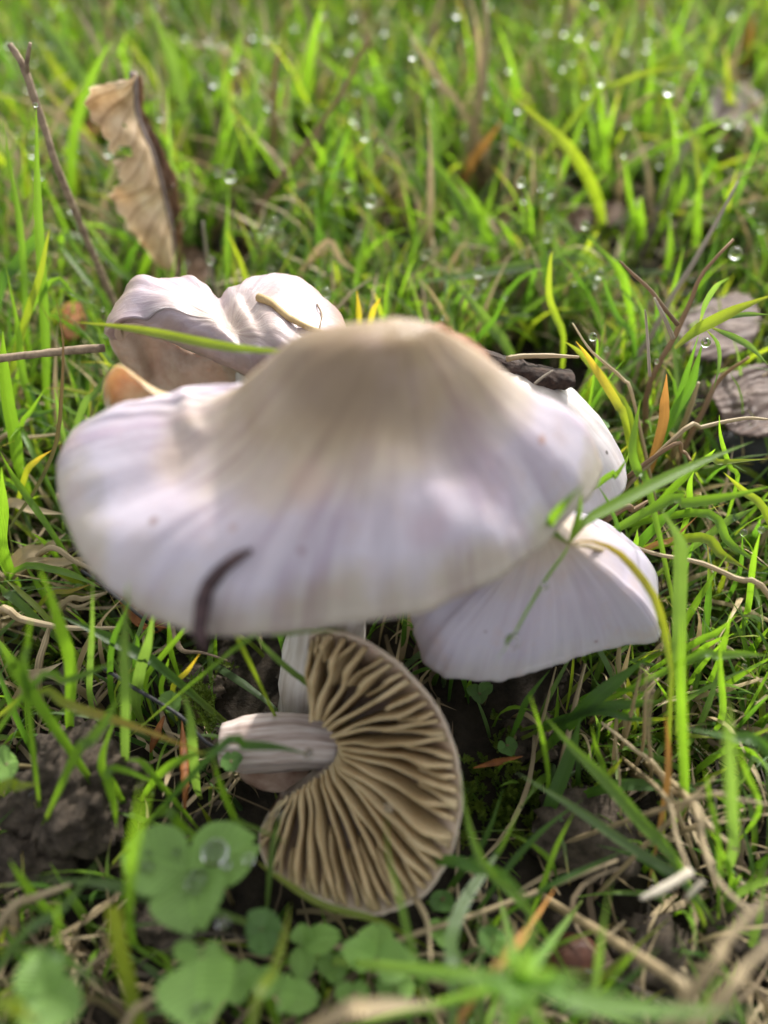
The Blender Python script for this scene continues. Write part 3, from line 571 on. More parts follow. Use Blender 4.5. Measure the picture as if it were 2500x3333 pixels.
bl('gg', .2, [(640, 2560), (628, 2440), (618, 2330), (590, 2240)], z0=.5, lean=-.2)
bl('g', .14, [(775, 2690), (720, 2560), (690, 2450)], z0=.9)
bl('g', .13, [(520, 2550), (460, 2480), (400, 2475)], z=[1.8, 2.8])
bl('g', .18, [(520, 2520), (600, 2470), (690, 2440)], z=[1.8, 3.2])
bl('d', .19, [(700, 2445), (800, 2428), (900, 2432), (1005, 2455)], z=[3.4, 3.0], drop=.08, label='dark green blade lying across the toppled stem, a dewdrop at its tip')
bl('gg', .26, [(640, 2950), (527, 2933), (400, 2890), (301, 2873), (105, 2858)], z=[2.2, 2.9], twist=.2)
bl('g', .2, [(430, 3050), (425, 2827), (452, 2677), (475, 2549)], z0=1.2, lean=-.3)
bl('yg', .3, [(452, 3330), (420, 3200), (392, 3090), (370, 2950)], z=[2, 4], twist=.2, cut=True, label='broad blunt blade standing between the clovers')
bl('g', .14, [(200, 3100), (190, 3000), (181, 2918)], z0=2)
bl('yg', .17, [(815, 3345), (889, 3167), (925, 3050), (945, 2940)], z=[3.5, 2.6], twist=.1, label='narrow yellow-green blade leaning beside the clover leaves, below the gills')
bl('gg', .12, [(880, 2820), (895, 2720), (910, 2650)], z=[2.0, 3.2], drop=.05)
bl('g', .1, [(710, 2690), (810, 2690), (940, 2745)], z=[2.4, 2.5])
bl('g', .2, [(540, 2640), (600, 2700), (690, 2740)], z=[2.5, 1.8])
bl('g', .16, [(100, 2900), (30, 2800)], z=[2, 3]); bl('gg', .2, [(60, 3060), (200, 2960), (330, 2790)], z=[2.5, 3.2])
bl('straw', .2, [(20, 2980), (120, 2920), (230, 2880)], z=[2, 2]); bl('yg', .22, [(0, 2570), (60, 2560), (130, 2550)], z=[2.5, 2.6])
bl('g', .15, [(365, 2500), (372, 2620), (380, 2700)], z=[3, 1.5]); bl('g', .12, [(560, 3200), (540, 3120), (460, 3080)], z=[1, 2])
bl('straw', .16, [(410, 3333), (470, 3270), (540, 3220)], z=[2.5, 2.6], round_=True)
bl('g', .18, [(370, 2560), (330, 2480), (380, 2320)], z=[1.5, 3])
bl('gg', .16, [(150, 3100), (250, 3150), (330, 3210)], z=[3.5, 3])
bl('yg', .25, [(0, 3260), (60, 3290), (130, 3330)], z=[5, 4.6])
# on and against the big cap
bl('yg', .2, [(249, 1049), (375, 1062), (515, 1085), (680, 1119), (813, 1138), (975, 1147)][::-1], z=[7.15, 6.7, 6.4], root=False, twist=.1, label='yellow-green blade lying across the lobed cap onto the largest cap')
bl('g', .1, [(790, 2092), (900, 2070), (1000, 2055), (1140, 2052)], z=[4.3, 4.9], label='thin green blade arching just under the front margin of the largest cap')
bl('gg', .13, [(1032, 2256), (946, 2183), (866, 2110), (813, 2037)], z=[2.2, 3.8])
bl('yg', .1, [(785, 2100), (770, 2070), (735, 2040)], z=[3.6, 4])
bl('pale', .075, [(1850, 1772), (1838, 1800), (1780, 1880), (1720, 1980), (1665, 2080), (1615, 2150)], z=[4.95, 4.5, 4.2], root=False, twist=.1, label='slender blade with two bright dewdrops crossing the cone-shaped cap')
# right edge
bl('brown', .13, [(2095, 1448), (2105, 1284), (2144, 1187), (2182, 1120), (2211, 1062), (2250, 975), (2288, 888), (2388, 779)], z0=1.5, lean=1.2, round_=True, label='thick branching brown dry stem standing beside the bark fragment')
bl('brown', .085, [(2206, 1057), (2163, 1004), (2115, 942), (2057, 889), (2018, 850)], z=[5.6, 6.8], root=False)
bl('grey', .07, [(2115, 1226), (2110, 1139), (2103, 1043), (2100, 1009)], z=[4.8, 6.0], root=False)
bl('grey', .1, [(2190, 1100), (2165, 1040), (2130, 970)], z=[5.3, 6.2], root=False)
bl('yg', .25, [(2197, 1134), (2264, 1077), (2327, 1043), (2414, 1000), (2530, 955)], z=[5.2, 6.4], root=False, twist=.1, label='broad striped yellow-green blade springing from the branching brown stem')
bl('gg', .12, [(2279, 1048), (2298, 985), (2332, 932), (2375, 903)], z=[5.5, 6.8], root=False)
bl('gg', .14, [(2317, 1067), (2385, 1096), (2443, 1130), (2500, 1187)], z=[5.6, 5.0], root=False)
bl('gg', .1, [(2361, 1038), (2423, 1024), (2510, 1024)], z=[5.7, 5.8], root=False)
bl('gg', .08, [(2303, 1077), (2336, 1120), (2341, 1187), (2322, 1270)], z=[5.5, 4.4], root=False)
bl('d', .2, [(2168, 1404), (2201, 1332), (2245, 1260), (2269, 1178), (2288, 1110)], z0=2.6, lean=.3)
bl('d', .13, [(2201, 1318), (2235, 1216), (2274, 1091)], z0=3, lean=.2)
bl('yg', .19, [(2057, 1380), (1999, 1284), (1941, 1207), (1883, 1144), (1835, 1110)], z=[3.0, 4.6])
bl('y', .18, [(2040, 1395), (2013, 1322), (1970, 1250), (1912, 1159), (1874, 1110)], z=[3.2, 5.0], label='blade yellowing in its lower half, arching beside the white cap')
bl('straw', .07, [(2066, 1318), (2028, 1236), (1970, 1183), (1917, 1134), (1864, 1052)], z=[3.5, 5.2])
bl('g', .05, [(1941, 1163), (1929, 1101)], z0=4.0, drop=.09, label='short stalk holding up a round dewdrop beside the bark fragment')
bl('or', .2, [(2148, 1420), (2163, 1308), (2170, 1216)], z0=3, twist=.2, label='short orange withered blade standing by the branching brown stem')
bl('yg', .14, [(1835, 1120), (1811, 1033), (1787, 961), (1792, 850), (1800, 815)], z0=2.5, lean=.5)
bl('g', .2, [(2040, 950), (2018, 893), (1989, 850), (1903, 758)], z=[3, 4.5])
bl('d', .12, [(2066, 1120), (2009, 1033), (1975, 946), (1963, 898)], z0=2.5, lean=.5)
bl('straw', .14, [(2230, 1371), (2274, 1245)], z0=2.5); bl('brown', .12, [(2279, 1356), (2341, 1236), (2438, 1163)], z=[2.5, 4])
bl('straw', .12, [(2080, 1850), (1990, 1805), (1920, 1780), (1850, 1772)], z=[1.6, 3.6, 4.6, 4.95], round_=True)
bl('g', .26, [(1852, 1768), (1902, 1700), (1989, 1649), (2100, 1591), (2206, 1538), (2327, 1485), (2452, 1437)], z=[4.95, 5.2], root=False, twist=.2, label='wide bright green blade leaning out from under the largest cap margin')
bl('g', .22, [(2115, 1659), (2230, 1639), (2375, 1615), (2520, 1580)], z=[4, 4.6])
bl('g', .18, [(2119, 1620), (2081, 1543), (2059, 1470), (2071, 1374), (2085, 1300)], z=[4, 5.2])
bl('g', .2, [(1850, 1770), (1790, 1715), (1830, 1650), (1900, 1575)], z=[4.95, 5.6, 6.3, 6.5], root=False)
bl('g', .14, [(1853, 1768), (1880, 1690), (1893, 1600)], z=[4.95, 5.8], root=False)
bl('gg', .28, [(2215, 2330), (2211, 2150), (2211, 1996), (2216, 1808), (2211, 1760), (2182, 1707), (2150, 1655)], z0=1.2, lean=1.5, twist=.2, label='very wide striped blade hanging over dry stems beside the cone-shaped cap')
bl('y', .17, [(2185, 2250), (2170, 2100), (2148, 1996), (2115, 1919), (2047, 1832), (1989, 1784), (1912, 1760), (1852, 1770)], z=[3, 4.3, 4.7, 4.95], twist=.1, label='arching green and orange blade following the right edge of the cone-shaped cap')
bl('straw', .12, [(2500, 1933), (2400, 1885), (2279, 1832), (2134, 1803), (2057, 1774)], z=[2.6, 3.2], round_=True)
bl('yg', .2, [(2245, 1750), (2351, 1808), (2438, 1856)], z=[2.6, 2.4]); bl('g', .18, [(2269, 1668), (2375, 1769), (2500, 1851)], z=[3, 2.6])
bl('yg', .16, [(2500, 1683), (2423, 1601), (2356, 1538)], z=[2.6, 3.6])
bl('g', .12, [(2235, 1687), (2245, 1581), (2259, 1533)], z0=2.5); bl('g', .13, [(2428, 2010), (2452, 1832), (2476, 1726)], z0=1, drop=.06); bl('d', .1, [(2404, 1871), (2418, 1736)], z0=1.6, drop=.07)
bl('g', .1, [(2399, 1572), (2375, 1519), (2346, 1422), (2341, 1350)], z0=2.6); bl('gg', .16, [(2341, 1716), (2399, 1683), (2460, 1650)], z=[2.4, 3])
bl('yg', .13, [(2250, 1520), (2350, 1505), (2510, 1493)], z=[3.0, 3.5]); bl('g', .16, [(2200, 1580), (2290, 1500), (2330, 1460)], z=[2.5, 3.8])
bl('d', .2, [(2090, 1760), (2150, 1700), (2230, 1620)], z=[2, 3.4]); bl('g', .12, [(2060, 1800), (2075, 1720)], z0=2.4)
bl('straw', .1, [(2180, 1440), (2290, 1390), (2420, 1362), (2500, 1365)], z=[3.6, 3.8]); bl('brown', .1, [(2140, 1480), (2220, 1470), (2250, 1500)], z=[3.4, 3.4])
bl('brown', .14, [(1990, 1680), (2060, 1660), (2110, 1630)], z=[2.8, 3.0]); bl('or', .1, [(2100, 1790), (2180, 1760), (2270, 1680)], z=[2.6, 3.2])
bl('g', .13, [(1940, 1580), (2000, 1550), (2050, 1480)], z=[4.2, 4.8]); bl('d', .09, [(2025, 1800), (1990, 1660), (1940, 1570)], z=[3, 4.6])
bl('g', .18, [(2230, 2152), (2330, 2135), (2420, 2128), (2510, 2137)], z=[2.8, 3.2]); bl('g', .14, [(2250, 2100), (2330, 2060), (2400, 2000)], z=[2, 3])
bl('g', .13, [(2330, 2180), (2360, 2080), (2380, 1990)], z0=1.4); bl('g', .14, [(2350, 2330), (2345, 2200), (2340, 2060)], z0=1.2)
# lower right
bl('g', .27, [(2207, 2815), (2090, 2680), (1970, 2540), (1860, 2430), (1770, 2328)], z=[1.6, 3.2], twist=.1, label='wide bright blade slanting over the dark soil beside the toppled mushroom')
bl('gg', .2, [(2230, 2876), (2049, 2755), (1853, 2619), (1680, 2514)], z=[1.4, 2.6], twist=.1)
bl('d', .3, [(1904, 2305), (1997, 2225), (2116, 2133)], z=[1.6, 2.6]); bl('d', .3, [(1800, 2600), (1858, 2451), (1891, 2332)], z=[.6, 1.7])
bl('d', .2, [(1917, 2312), (2063, 2292), (2163, 2279)], z=[1.6, 2.4]); bl('d', .16, [(1917, 2318), (2040, 2335), (2143, 2350)], z=[1.6, 1.9])
bl('d', .13, [(1690, 2340), (1720, 2270), (1790, 2180)], z=[1, 2]); bl('g', .1, [(1785, 2550), (1765, 2400), (1725, 2260)], z0=.8)
bl('g', .13, [(1965, 2510), (1940, 2440), (1925, 2360)], z0=1.0); bl('yg', .11, [(1970, 2530), (2000, 2500), (2030, 2460)], z=[1, 1.6])
bl('straw', .11, [(2156, 2530), (2063, 2438), (1957, 2351)], z=[1.6, 1.8], round_=True)
bl('straw', .08, [(2037, 2398), (2063, 2285), (2090, 2166)], z0=1); bl('straw', .08, [(2090, 2440), (2100, 2300), (2105, 2180)], z0=1); bl('straw', .09, [(2120, 2520), (2110, 2380), (2125, 2200)], z0=1)
bl('straw', .13, [(1830, 2480), (1870, 2300), (1905, 2160)], z=[.8, 1.5]); bl('straw', .07, [(1770, 2330), (1790, 2250), (1810, 2170)], z=[.8, 1.2])
bl('g', .2, [(2225, 2620), (2222, 2400), (2215, 2200), (2225, 2000)], z0=1, lean=.4, twist=.2); bl('or', .13, [(2165, 2600), (2175, 2450), (2165, 2320)], z=[1.8, 3.2])
bl('d', .22, [(2500, 2440), (2380, 2400), (2220, 2370)], z=[2.8, 3.2]); bl('d', .24, [(1990, 2560), (2130, 2555), (2250, 2545)], z=[.9, 1.3])
bl('gg', .25, [(2380, 2800), (2380, 2600), (2370, 2400), (2365, 2280)], z0=1.2); bl('g', .12, [(2340, 2760), (2310, 2600), (2295, 2500)], z=[2, 3.5])
bl('g', .12, [(2470, 2640), (2430, 2520), (2405, 2440)], z0=1.6); bl('straw', .1, [(2260, 2600), (2380, 2600), (2510, 2620)], z=[2.6, 2.6]); bl('straw', .1, [(2190, 2660), (2260, 2590), (2330, 2530)], z=[2, 2.6])
bl('straw', .11, [(2162, 2590), (2200, 2720), (2245, 2838)], z=[2.2, 2.6], round_=True); bl('white', .2, [(2250, 2838), (2154, 2893), (2085, 2925)], z=[2.6, 2.5], round_=True, root=False, label='short bleached white straw end beside the dark hollow')
bl('white', .12, [(2290, 2868), (2262, 2895), (2235, 2925)], z=[2.5, 2.3], round_=True, root=False)
bl('straw', .15, [(2245, 2604), (2290, 2755), (2343, 2876), (2456, 2981)], z=[2.2, 2.8], round_=True)
bl('straw', .14, [(2240, 2600), (2300, 2680), (2400, 2770)], z=[1.6, 1.8], round_=True)
bl('gg', .17, [(1928, 3250), (1945, 3150), (1958, 3056), (1988, 2860)], z=[1.6, 3.6], label='single upright blue-green blade standing in front of the reddish husk')
bl('gg', .27, [(1476, 3230), (1468, 3056), (1520, 2920), (1590, 2820), (1660, 2700)], z=[2.6, 2.0, 1.6]); bl('d', .24, [(1440, 2800), (1540, 2820), (1640, 2850), (1745, 2955)], z=[1.8, 2.8])
bl('g', .17, [(1740, 2990), (1660, 2900), (1574, 2815), (1521, 2665), (1499, 2506)], z=[1.8, 2.6, 3.2])
bl('straw', .12, [(1250, 3079), (1536, 2981), (1777, 2891), (2011, 2800)], z=[.9, 1.6], round_=True, label='long thin tan stem lying slantwise from the clover to the dark hollow')
bl('or', .22, [(1574, 3207), (1649, 3109), (1717, 3026), (1807, 2891)], z=[2.2, 2.0])
bl('straw', .22, [(2275, 3207), (2343, 3094), (2420, 3000), (2486, 2936)], z=[4, 4.4]); bl('straw', .22, [(2305, 3298), (2400, 3180), (2510, 3070)], z=[4.5, 4.8]); bl('straw', .22, [(2169, 3169), (2210, 3220), (2260, 3280)], z=[2.6, 2.6])
bl('g', .12, [(1540, 2880), (1630, 2760), (1700, 2610)], z=[1.2, 2.4]); bl('d', .13, [(1600, 2900), (1690, 2780), (1780, 2690), (1900, 2600)], z=[.9, 1.8]); bl('g', .11, [(1760, 2900), (1810, 2760), (1870, 2640)], z=[.9, 2.2]); bl('d', .12, [(1760, 2900), (1900, 2830), (2030, 2770)], z=[1.4, 1.8])
bl('d', .14, [(1480, 2870), (1580, 2730), (1640, 2560)], z=[.6, 1.8]); bl('g', .1, [(1960, 3230), (2030, 3140), (2080, 3080)], z=[1.6, 2.6]); bl('d', .12, [(1960, 3250), (2070, 3170), (2150, 3080)], z=[1.6, 2.4])
for q, w in (([(1695, 3200), (1590, 3180), (1476, 3170)], .2), ([(1695, 3200), (1715, 3100), (1740, 2950)], .24), ([(1695, 3200), (1800, 3180), (1928, 3177)], .22), ([(1695, 3200), (1700, 3260), (1760, 3345)], .2), ([(1695, 3200), (1850, 3245), (2100, 3285), (2480, 3297)], .36), ([(1695, 3200), (1640, 3270), (1600, 3340)], .2), ([(1695, 3200), (1650, 3120), (1590, 3040)], .18)):
    bl('pale', w, q, z=[4.6, 5.2], twist=.1)
bl('straw', .3, [(1070, 3318), (1180, 3281), (1306, 3268), (1440, 3272)], z=[3.8, 3.8]); bl('straw', .13, [(1349, 2922), (1391, 3002), (1403, 3129)], z=[1.2, 1.6], round_=True)
bl('g', .115, [(1391, 3251), (1349, 3112), (1323, 3019), (1294, 2893), (1264, 2790), (1258, 2640)], z=[2.6, 3.6], label='thin green blade rising in front of the gills of the toppled mushroom')
bl('yg', .14, [(1240, 3000), (1050, 2945), (900, 2850), (830, 2800)], z=[1.2, 1.9], label='flat green blade lying under the lower edge of the toppled cap')
# lawn behind
bl('brown', .12, [(800, 735), (851, 666), (954, 528), (1046, 400), (1128, 277), (1200, 113)], z0=1.2, lean=1.2, round_=True, label='long straight brown stem slanting up out of the lawn behind')
bl('brown', .15, [(887, 590), (892, 410), (892, 256), (905, 169)], z0=1.2, round_=True)
bl('straw', .19, [(1522, 553), (1538, 461), (1568, 287), (1584, 128), (1575, -30)], z0=1, round_=True, label='tall tan stalk standing in the lawn behind with an orange leaf')
bl('straw', .1, [(1560, 330), (1558, 128), (1532, -20)], z0=3); bl('or', .2, [(1530, 540), (1580, 470), (1640, 384)], z=[1.5, 3.5])
bl('g', .18, [(1604, 820), (1543, 717), (1440, 563), (1317, 440)], z=[1.4, 4]); bl('g', .22, [(1600, 800), (1570, 720), (1532, 640), (1466, 553)], z=[1.4, 3.6])
bl('yg', .12, [(1276, 676), (1225, 600), (1153, 502)], z=[1.2, 3.5]); bl('g', .2, [(1148, 680), (1142, 560), (1138, 435)], z0=1.0)
bl('yg', .24, [(1960, 720), (1927, 605), (1855, 487), (1752, 389), (1650, 297)], z=[1.4, 4.2, 5.2], twist=.2, label='long yellow-green blade arching widely in the lawn behind the white cap')
bl('g', .16, [(2101, 461), (2111, 328), (2119, 230), (2121, 92)], z0=1.5); bl('yg', .13, [(1906, 338), (2009, 277), (2111, 236), (2265, 213)], z=[4, 5.4])
bl('g', .15, [(1973, 590), (1962, 410), (1952, 256)], z0=1.4); bl('g', .16, [(1975, 600), (2111, 507), (2265, 430), (2383, 379)], z=[1.8, 4.2])
bl('g', .13, [(2075, 760), (2044, 615), (2032, 507)], z0=1.4, drop=.08); bl('gg', .18, [(1882, 480), (1875, 359), (1865, 205)], z0=1.4, drop=.08)
bl('yg', .2, [(2392, 400), (2372, 307), (2362, 149)], z0=1.5); bl('g', .22, [(2510, 500), (2480, 451), (2429, 364)], z=[2.5, 4]); bl('or', .2, [(2430, 190), (2439, 128), (2454, 26)], z0=1.5)
bl('grey', .13, [(2037, 1216), (2115, 1101), (2182, 975), (2260, 850), (2336, 717), (2403, 589)], z0=1.6, lean=1.5, round_=True, label='grey dry stem slanting up behind the branching brown stem')
bl('g', .17, [(2172, 580), (2178, 471)], z0=1.6); bl('g', .14, [(2160, 720), (2193, 681), (2229, 589), (2219, 543)], z0=1.4); bl('g', .17, [(2262, 820), (2270, 700), (2283, 563)], z0=1.4); bl('g', .13, [(2178, 840), (2180, 700)], z0=1.6, drop=.05)
bl('grey', .1, [(2200, 550), (2285, 369), (2316, 287)], z=[2.5, 5]); bl('gg', .26, [(593, 330), (564, 222), (526, 111), (482, 0)], z=[2.5, 6])
bl('g', .14, [(675, 760), (704, 641), (742, 545), (781, 415)], z0=1.0, lean=.6); bl('g', .18, [(675, 390), (752, 231), (790, 92)], z0=1.5); bl('grey', .11, [(335, 200), (289, 96), (225, -10)], z=[3.5, 6])
bl('gg', .2, [(617, 790), (622, 675), (607, 520)], z0=1); bl('grey', .11, [(712, 985), (690, 900), (672, 820), (660, 720)], z0=1.5, label='pale grey dry spike standing in the notch behind the lobed cap')
bl('gg', .22, [(1900, 838), (1777, 854), (1514, 895), (1333, 925)], z=[2.5, 2.3]); bl('gg', .23, [(1650, 1130), (1589, 1053), (1551, 1001), (1446, 880)], z=[1.6, 3.4]); bl('d', .12, [(1551, 1110), (1604, 1046), (1645, 972)], z=[2, 3.5], drop=.05)
bl('g', .07, [(1254, 1001), (1269, 873)], z0=2.5); bl('y', .12, [(1171, 1070), (1161, 943)], z0=3.5); bl('y', .13, [(1205, 1065), (1238, 969)], z0=3.5)
bl('straw', .1, [(985, 900), (1030, 840), (1080, 805)], z=[2, 3]); bl('straw', .14, [(1047, 799), (1110, 850), (1180, 900)], z=[3, 2.2])
bl('g', .2, [(560, 290), (450, 380), (330, 520)][::-1], z=[1.5, 3.2]); bl('g', .12, [(410, 220), (395, 170), (420, 95)], z=[3.5, 5]); bl('yg', .2, [(260, 330), (190, 240), (110, 100)], z=[2, 4.5])
bl('g', .2, [(1000, 270), (1020, 130), (1055, -10)], z=[3, 6]); bl('g', .18, [(1250, 330), (1110, 240), (1030, 165)], z=[2.5, 4.5]); bl('straw', .14, [(1530, 400), (1400, 220), (1310, 60)], z=[2.5, 5.5])
# ------------------------------------------------------------------ twigs, bark, leaves, clod and other litter
def rod(name, P, R, mat, label, cat, nc=9, n=20, rough=.15, group=None, flat=1.0):
    V, F, uv = tube(np.array(P), R, n, nc, rough, len(label), flat); return put(name, V, F, mat, base=np.array(P)[0], label=label, cat=cat, group=group, uv=uv)
b = py_(212, 610, 19.0)
tw = thing('twig', b, 'grey forked dry twig standing beside the tall bright blade', 'twig')
V, F, uv = tube([np.array([b[0] + .6, b[1] + .2, -.2]), b, py_(150, 430, 19.2), py_(85, 240, 19.4), py_(55, 178, 19.5), py_(32, 145, 19.6)], [.1, .09, .085, .09, .085, .06], 22, 9, .15, 2); put('shoot', V, F, M_TWIG, parent=tw, uv=uv)
V, F, uv = tube([py_(87, 245, 19.4), py_(88, 200, 19.3), py_(99, 140, 19.3)], [.06, .05, .035], 10, 8, .15, 3); put('side_shoot', V, F, M_TWIG, parent=tw, uv=uv)
rod('twig', [pz(-60, 1175, 4.6), pz(100, 1155, 4.6), pz(220, 1142, 4.6), pz(340, 1133, 4.6)], [.085, .08, .09, .08], M_TWIG, 'level tan dry twig crossing the blades left of the lobed cap', 'twig')
def on(skin, pts, lift): return [pick(skin, *q) + np.array([0, -lift * .5, lift]) for q in pts]
rod('twig', on(skin2, [(846, 966), (886, 983), (946, 1029), (1012, 1062), (1085, 1092)], .05), [.09, .07, .065, .06, .05], simple_mat('straw_twig', (.30, .20, .09), (.46, .34, .17), 500., .7, .4, .0002), 'short tan twig lying on the lobed lilac cap', 'twig')
rod('rootlet', on(skin2, [(1040, 985), (1052, 1020), (1048, 1060)], .02), [.018, .02, .015], M_TWIG, 'thin curved brown fibre on the lobed cap beside the short twig', 'fibre')
dt = on(skin1, [(795, 1772), (712, 1845), (664, 1960)], .06)
rod('twig', dt + [pz(650, 2030, 5.95), pz(655, 2075, 5.8), pz(668, 2115, 5.5)], [.035, .08, .1, .1, .09, .05], M_DARKTWIG, 'dark curved twig hanging over the front margin of the largest cap', 'twig')
rod('rootlet', [pz(*q) for q in ((266, 1858, 1.2), (338, 1905, 1.2), (388, 1947, 1.2), (468, 2015, 1.0), (520, 2060, .4), (550, 2090, -.2))], [.035] * 6, M_ROOT, 'short black rootlet diving under the largest cap', 'rootlet', n=26)
rod('rootlet', [pz(*q) for q in ((330, 2170, 1.6), (350, 2183, 1.6), (422, 2230, 1.7), (506, 2280, 1.7), (591, 2335, 1.6), (675, 2420, 1.3), (740, 2440, .9))], [.03, .036, .036, .036, .036, .035, .03], M_ROOT, 'long black rootlet running to the toppled stem', 'rootlet', n=30)
rod('pine_needle', [pz(*q) for q in ((592, 2345, .8), (598, 2440, .8), (603, 2546, .8), (602, 2640, .7))], [.01, .08, .085, .01], M_NEEDLE, 'reddish-brown flat needle lying by the black rootlet', 'needle', flat=.5)
rod('pine_needle', [pz(*q) for q in ((535, 2330, .5), (505, 2400, .5), (490, 2450, .4))], [.02, .1, .02], M_NEEDLE, 'short red-brown scale lying left of the flat needle', 'needle', flat=.5)
rod('pine_needle', [pz(*q) for q in ((1540, 2500, .5), (1620, 2480, .5), (1700, 2462, .6))], [.01, .08, .01], M_NEEDLE, 'dark reddish needle in the shade behind the toppled cap', 'needle', flat=.5)
rod('pine_needle', [pz(*q) for q in ((450, 2030, 1.0), (495, 2038, 1.0), (542, 2044, 1.0))], [.02, .022, .02], M_NEEDLE, 'thin orange needle beside the black rootlet', 'needle')
rod('rootlet', [pz(*q) for q in ((560, 2040, .8), (575, 2090, .8), (600, 2120, .9), (660, 2125, .9), (740, 2150, .8))], [.05, .07, .045, .03, .02], M_TWIG, 'curly brown rootlet on the soil before the main stem', 'rootlet')

def lump(c, r, seed, amp=.3, sub=4, sq=(1, 1, 1), fr=1.6):
    import bmesh
    bm = bmesh.new(); bmesh.ops.create_icosphere(bm, subdivisions=sub, radius=1.0); D = np.array([v.co[:] for v in bm.verts]); F = [[v.index for v in f.verts] for f in bm.faces]; bm.free()
    rad = 1 + amp * fbm(D, fr, seed, 4) + amp * .5 * fbm(D, fr * 4, seed + 1, 3)
    return D * rad[:, None] * np.asarray(sq) * r + np.asarray(c), F
c = pz(245, 2560, .9); V, F = lump(c, 1.0, 3, .34, 5, (1.0, .95, .85), 1.9)
put('soil_clod', V, F, M_CLOD, base=c * [1, 1, 0], label='crumbly dark brown clod of soil beside the clover', cat='soil clod')
c = pz(110, 2790, .4); V, F = lump(c, .55, 8, .34, 4, (1.2, 1, .8), 1.9); put('soil_clod', V, F, M_CLOD, base=c * [1, 1, 0], label='smaller dark clod lying below the crumbly brown clod', cat='soil clod')
c = pz(1930, 2720, .2); V, F = lump(c, .8, 12, .3, 4, (1.2, 1, .5), 1.9); put('soil_clod', V, F, M_CLOD, base=c * [1, 1, 0], label='low dark clod in the hollow under the slanting blades', cat='soil clod')
c = pz(1860, 3110, .15); V, F = lump(c, .38, 14, .08, 4, (1.2, .9, .8), 1.2); put('husk', V, F, M_NUT, base=c * [1, 1, 0], label='glossy reddish-brown seed husk behind the single upright blade', cat='seed husk')
c = pz(2470, 1500, .6); V, F = lump(c, 1.0, 18, .2, 4, (1, 1.1, .9), 1.2); put('stone', V, F, M_STONE, base=c * [1, 1, 0], label='dark stone half sunk in the grass beside the brown leaf', cat='stone')
for k, (x, y, z, r) in enumerate([(560, 3000, .0, .5), (2140, 3110, .0, .6), (1730, 2400, -.1, .5), (640, 2230, -.1, .45), (2440, 3050, .2, .5), (715, 2432, .35, .3)]):
    c = pz(x, y, z); V, F = lump(c, r, 30 + k, .34, 4, (1.2, 1, .6), 1.9)
    put('soil_crumb', V, F, M_CLOD, base=c * [1, 1, 0], label=['crumb of dark soil under the big round clover leaflet', 'crumb of dark soil among the tan straws', 'crumb of dark soil in the shade under the cone-shaped cap', 'crumb of dark soil beside the pale green moss', 'crumb of dark soil half buried below the tan straws', 'crumb of dark soil stuck to the toppled stem base'][k], cat='soil crumb', group='soil crumbs among the litter')

def bark_mesh():
    n, m = 40, 16; top = crom(np.array([pz(*q) for q in ((1560, 1145, 4.9), (1640, 1165, 5.05), (1730, 1195, 5.1), (1800, 1215, 5.1), (1872, 1225, 5.05))]), n); bot = crom(np.array([pz(*q) for q in ((1570, 1195, 4.6), (1640, 1225, 4.75), (1730, 1262, 4.8), (1800, 1270, 4.8), (1865, 1262, 4.85))]), n)
    return top, bot
top, bot = bark_mesh(); G = np.stack([top + (bot - top) * t + np.array([0, -.12, .06]) * math.sin(t * 3.14) for t in np.linspace(0, 1, 14)])
G[..., 2] += .06 * fbm(G, 6, 5, 4); G[..., 1] += .05 * fbm(G, 8, 6, 4); G2 = G + np.array([0, .28, -.1])
put('bark_fragment', np.concatenate([G, G2[::-1], G[:1]]).reshape(-1, 3), grid_faces(29, 40), M_BARK, base=G[7, 20], label='dark splintered bark fragment lying on the white cap', cat='bark', smooth=False)
bl('straw', .12, [(1650, 1168), (1700, 1160), (1790, 1158), (1885, 1162)], z=[5.2, 5.2], root=False, label='short pale straw lying along the top of the bark fragment')
bl('grey', .06, [(1740, 1250), (1770, 1225), (1800, 1205)], z=[5.1, 5.3], root=False)

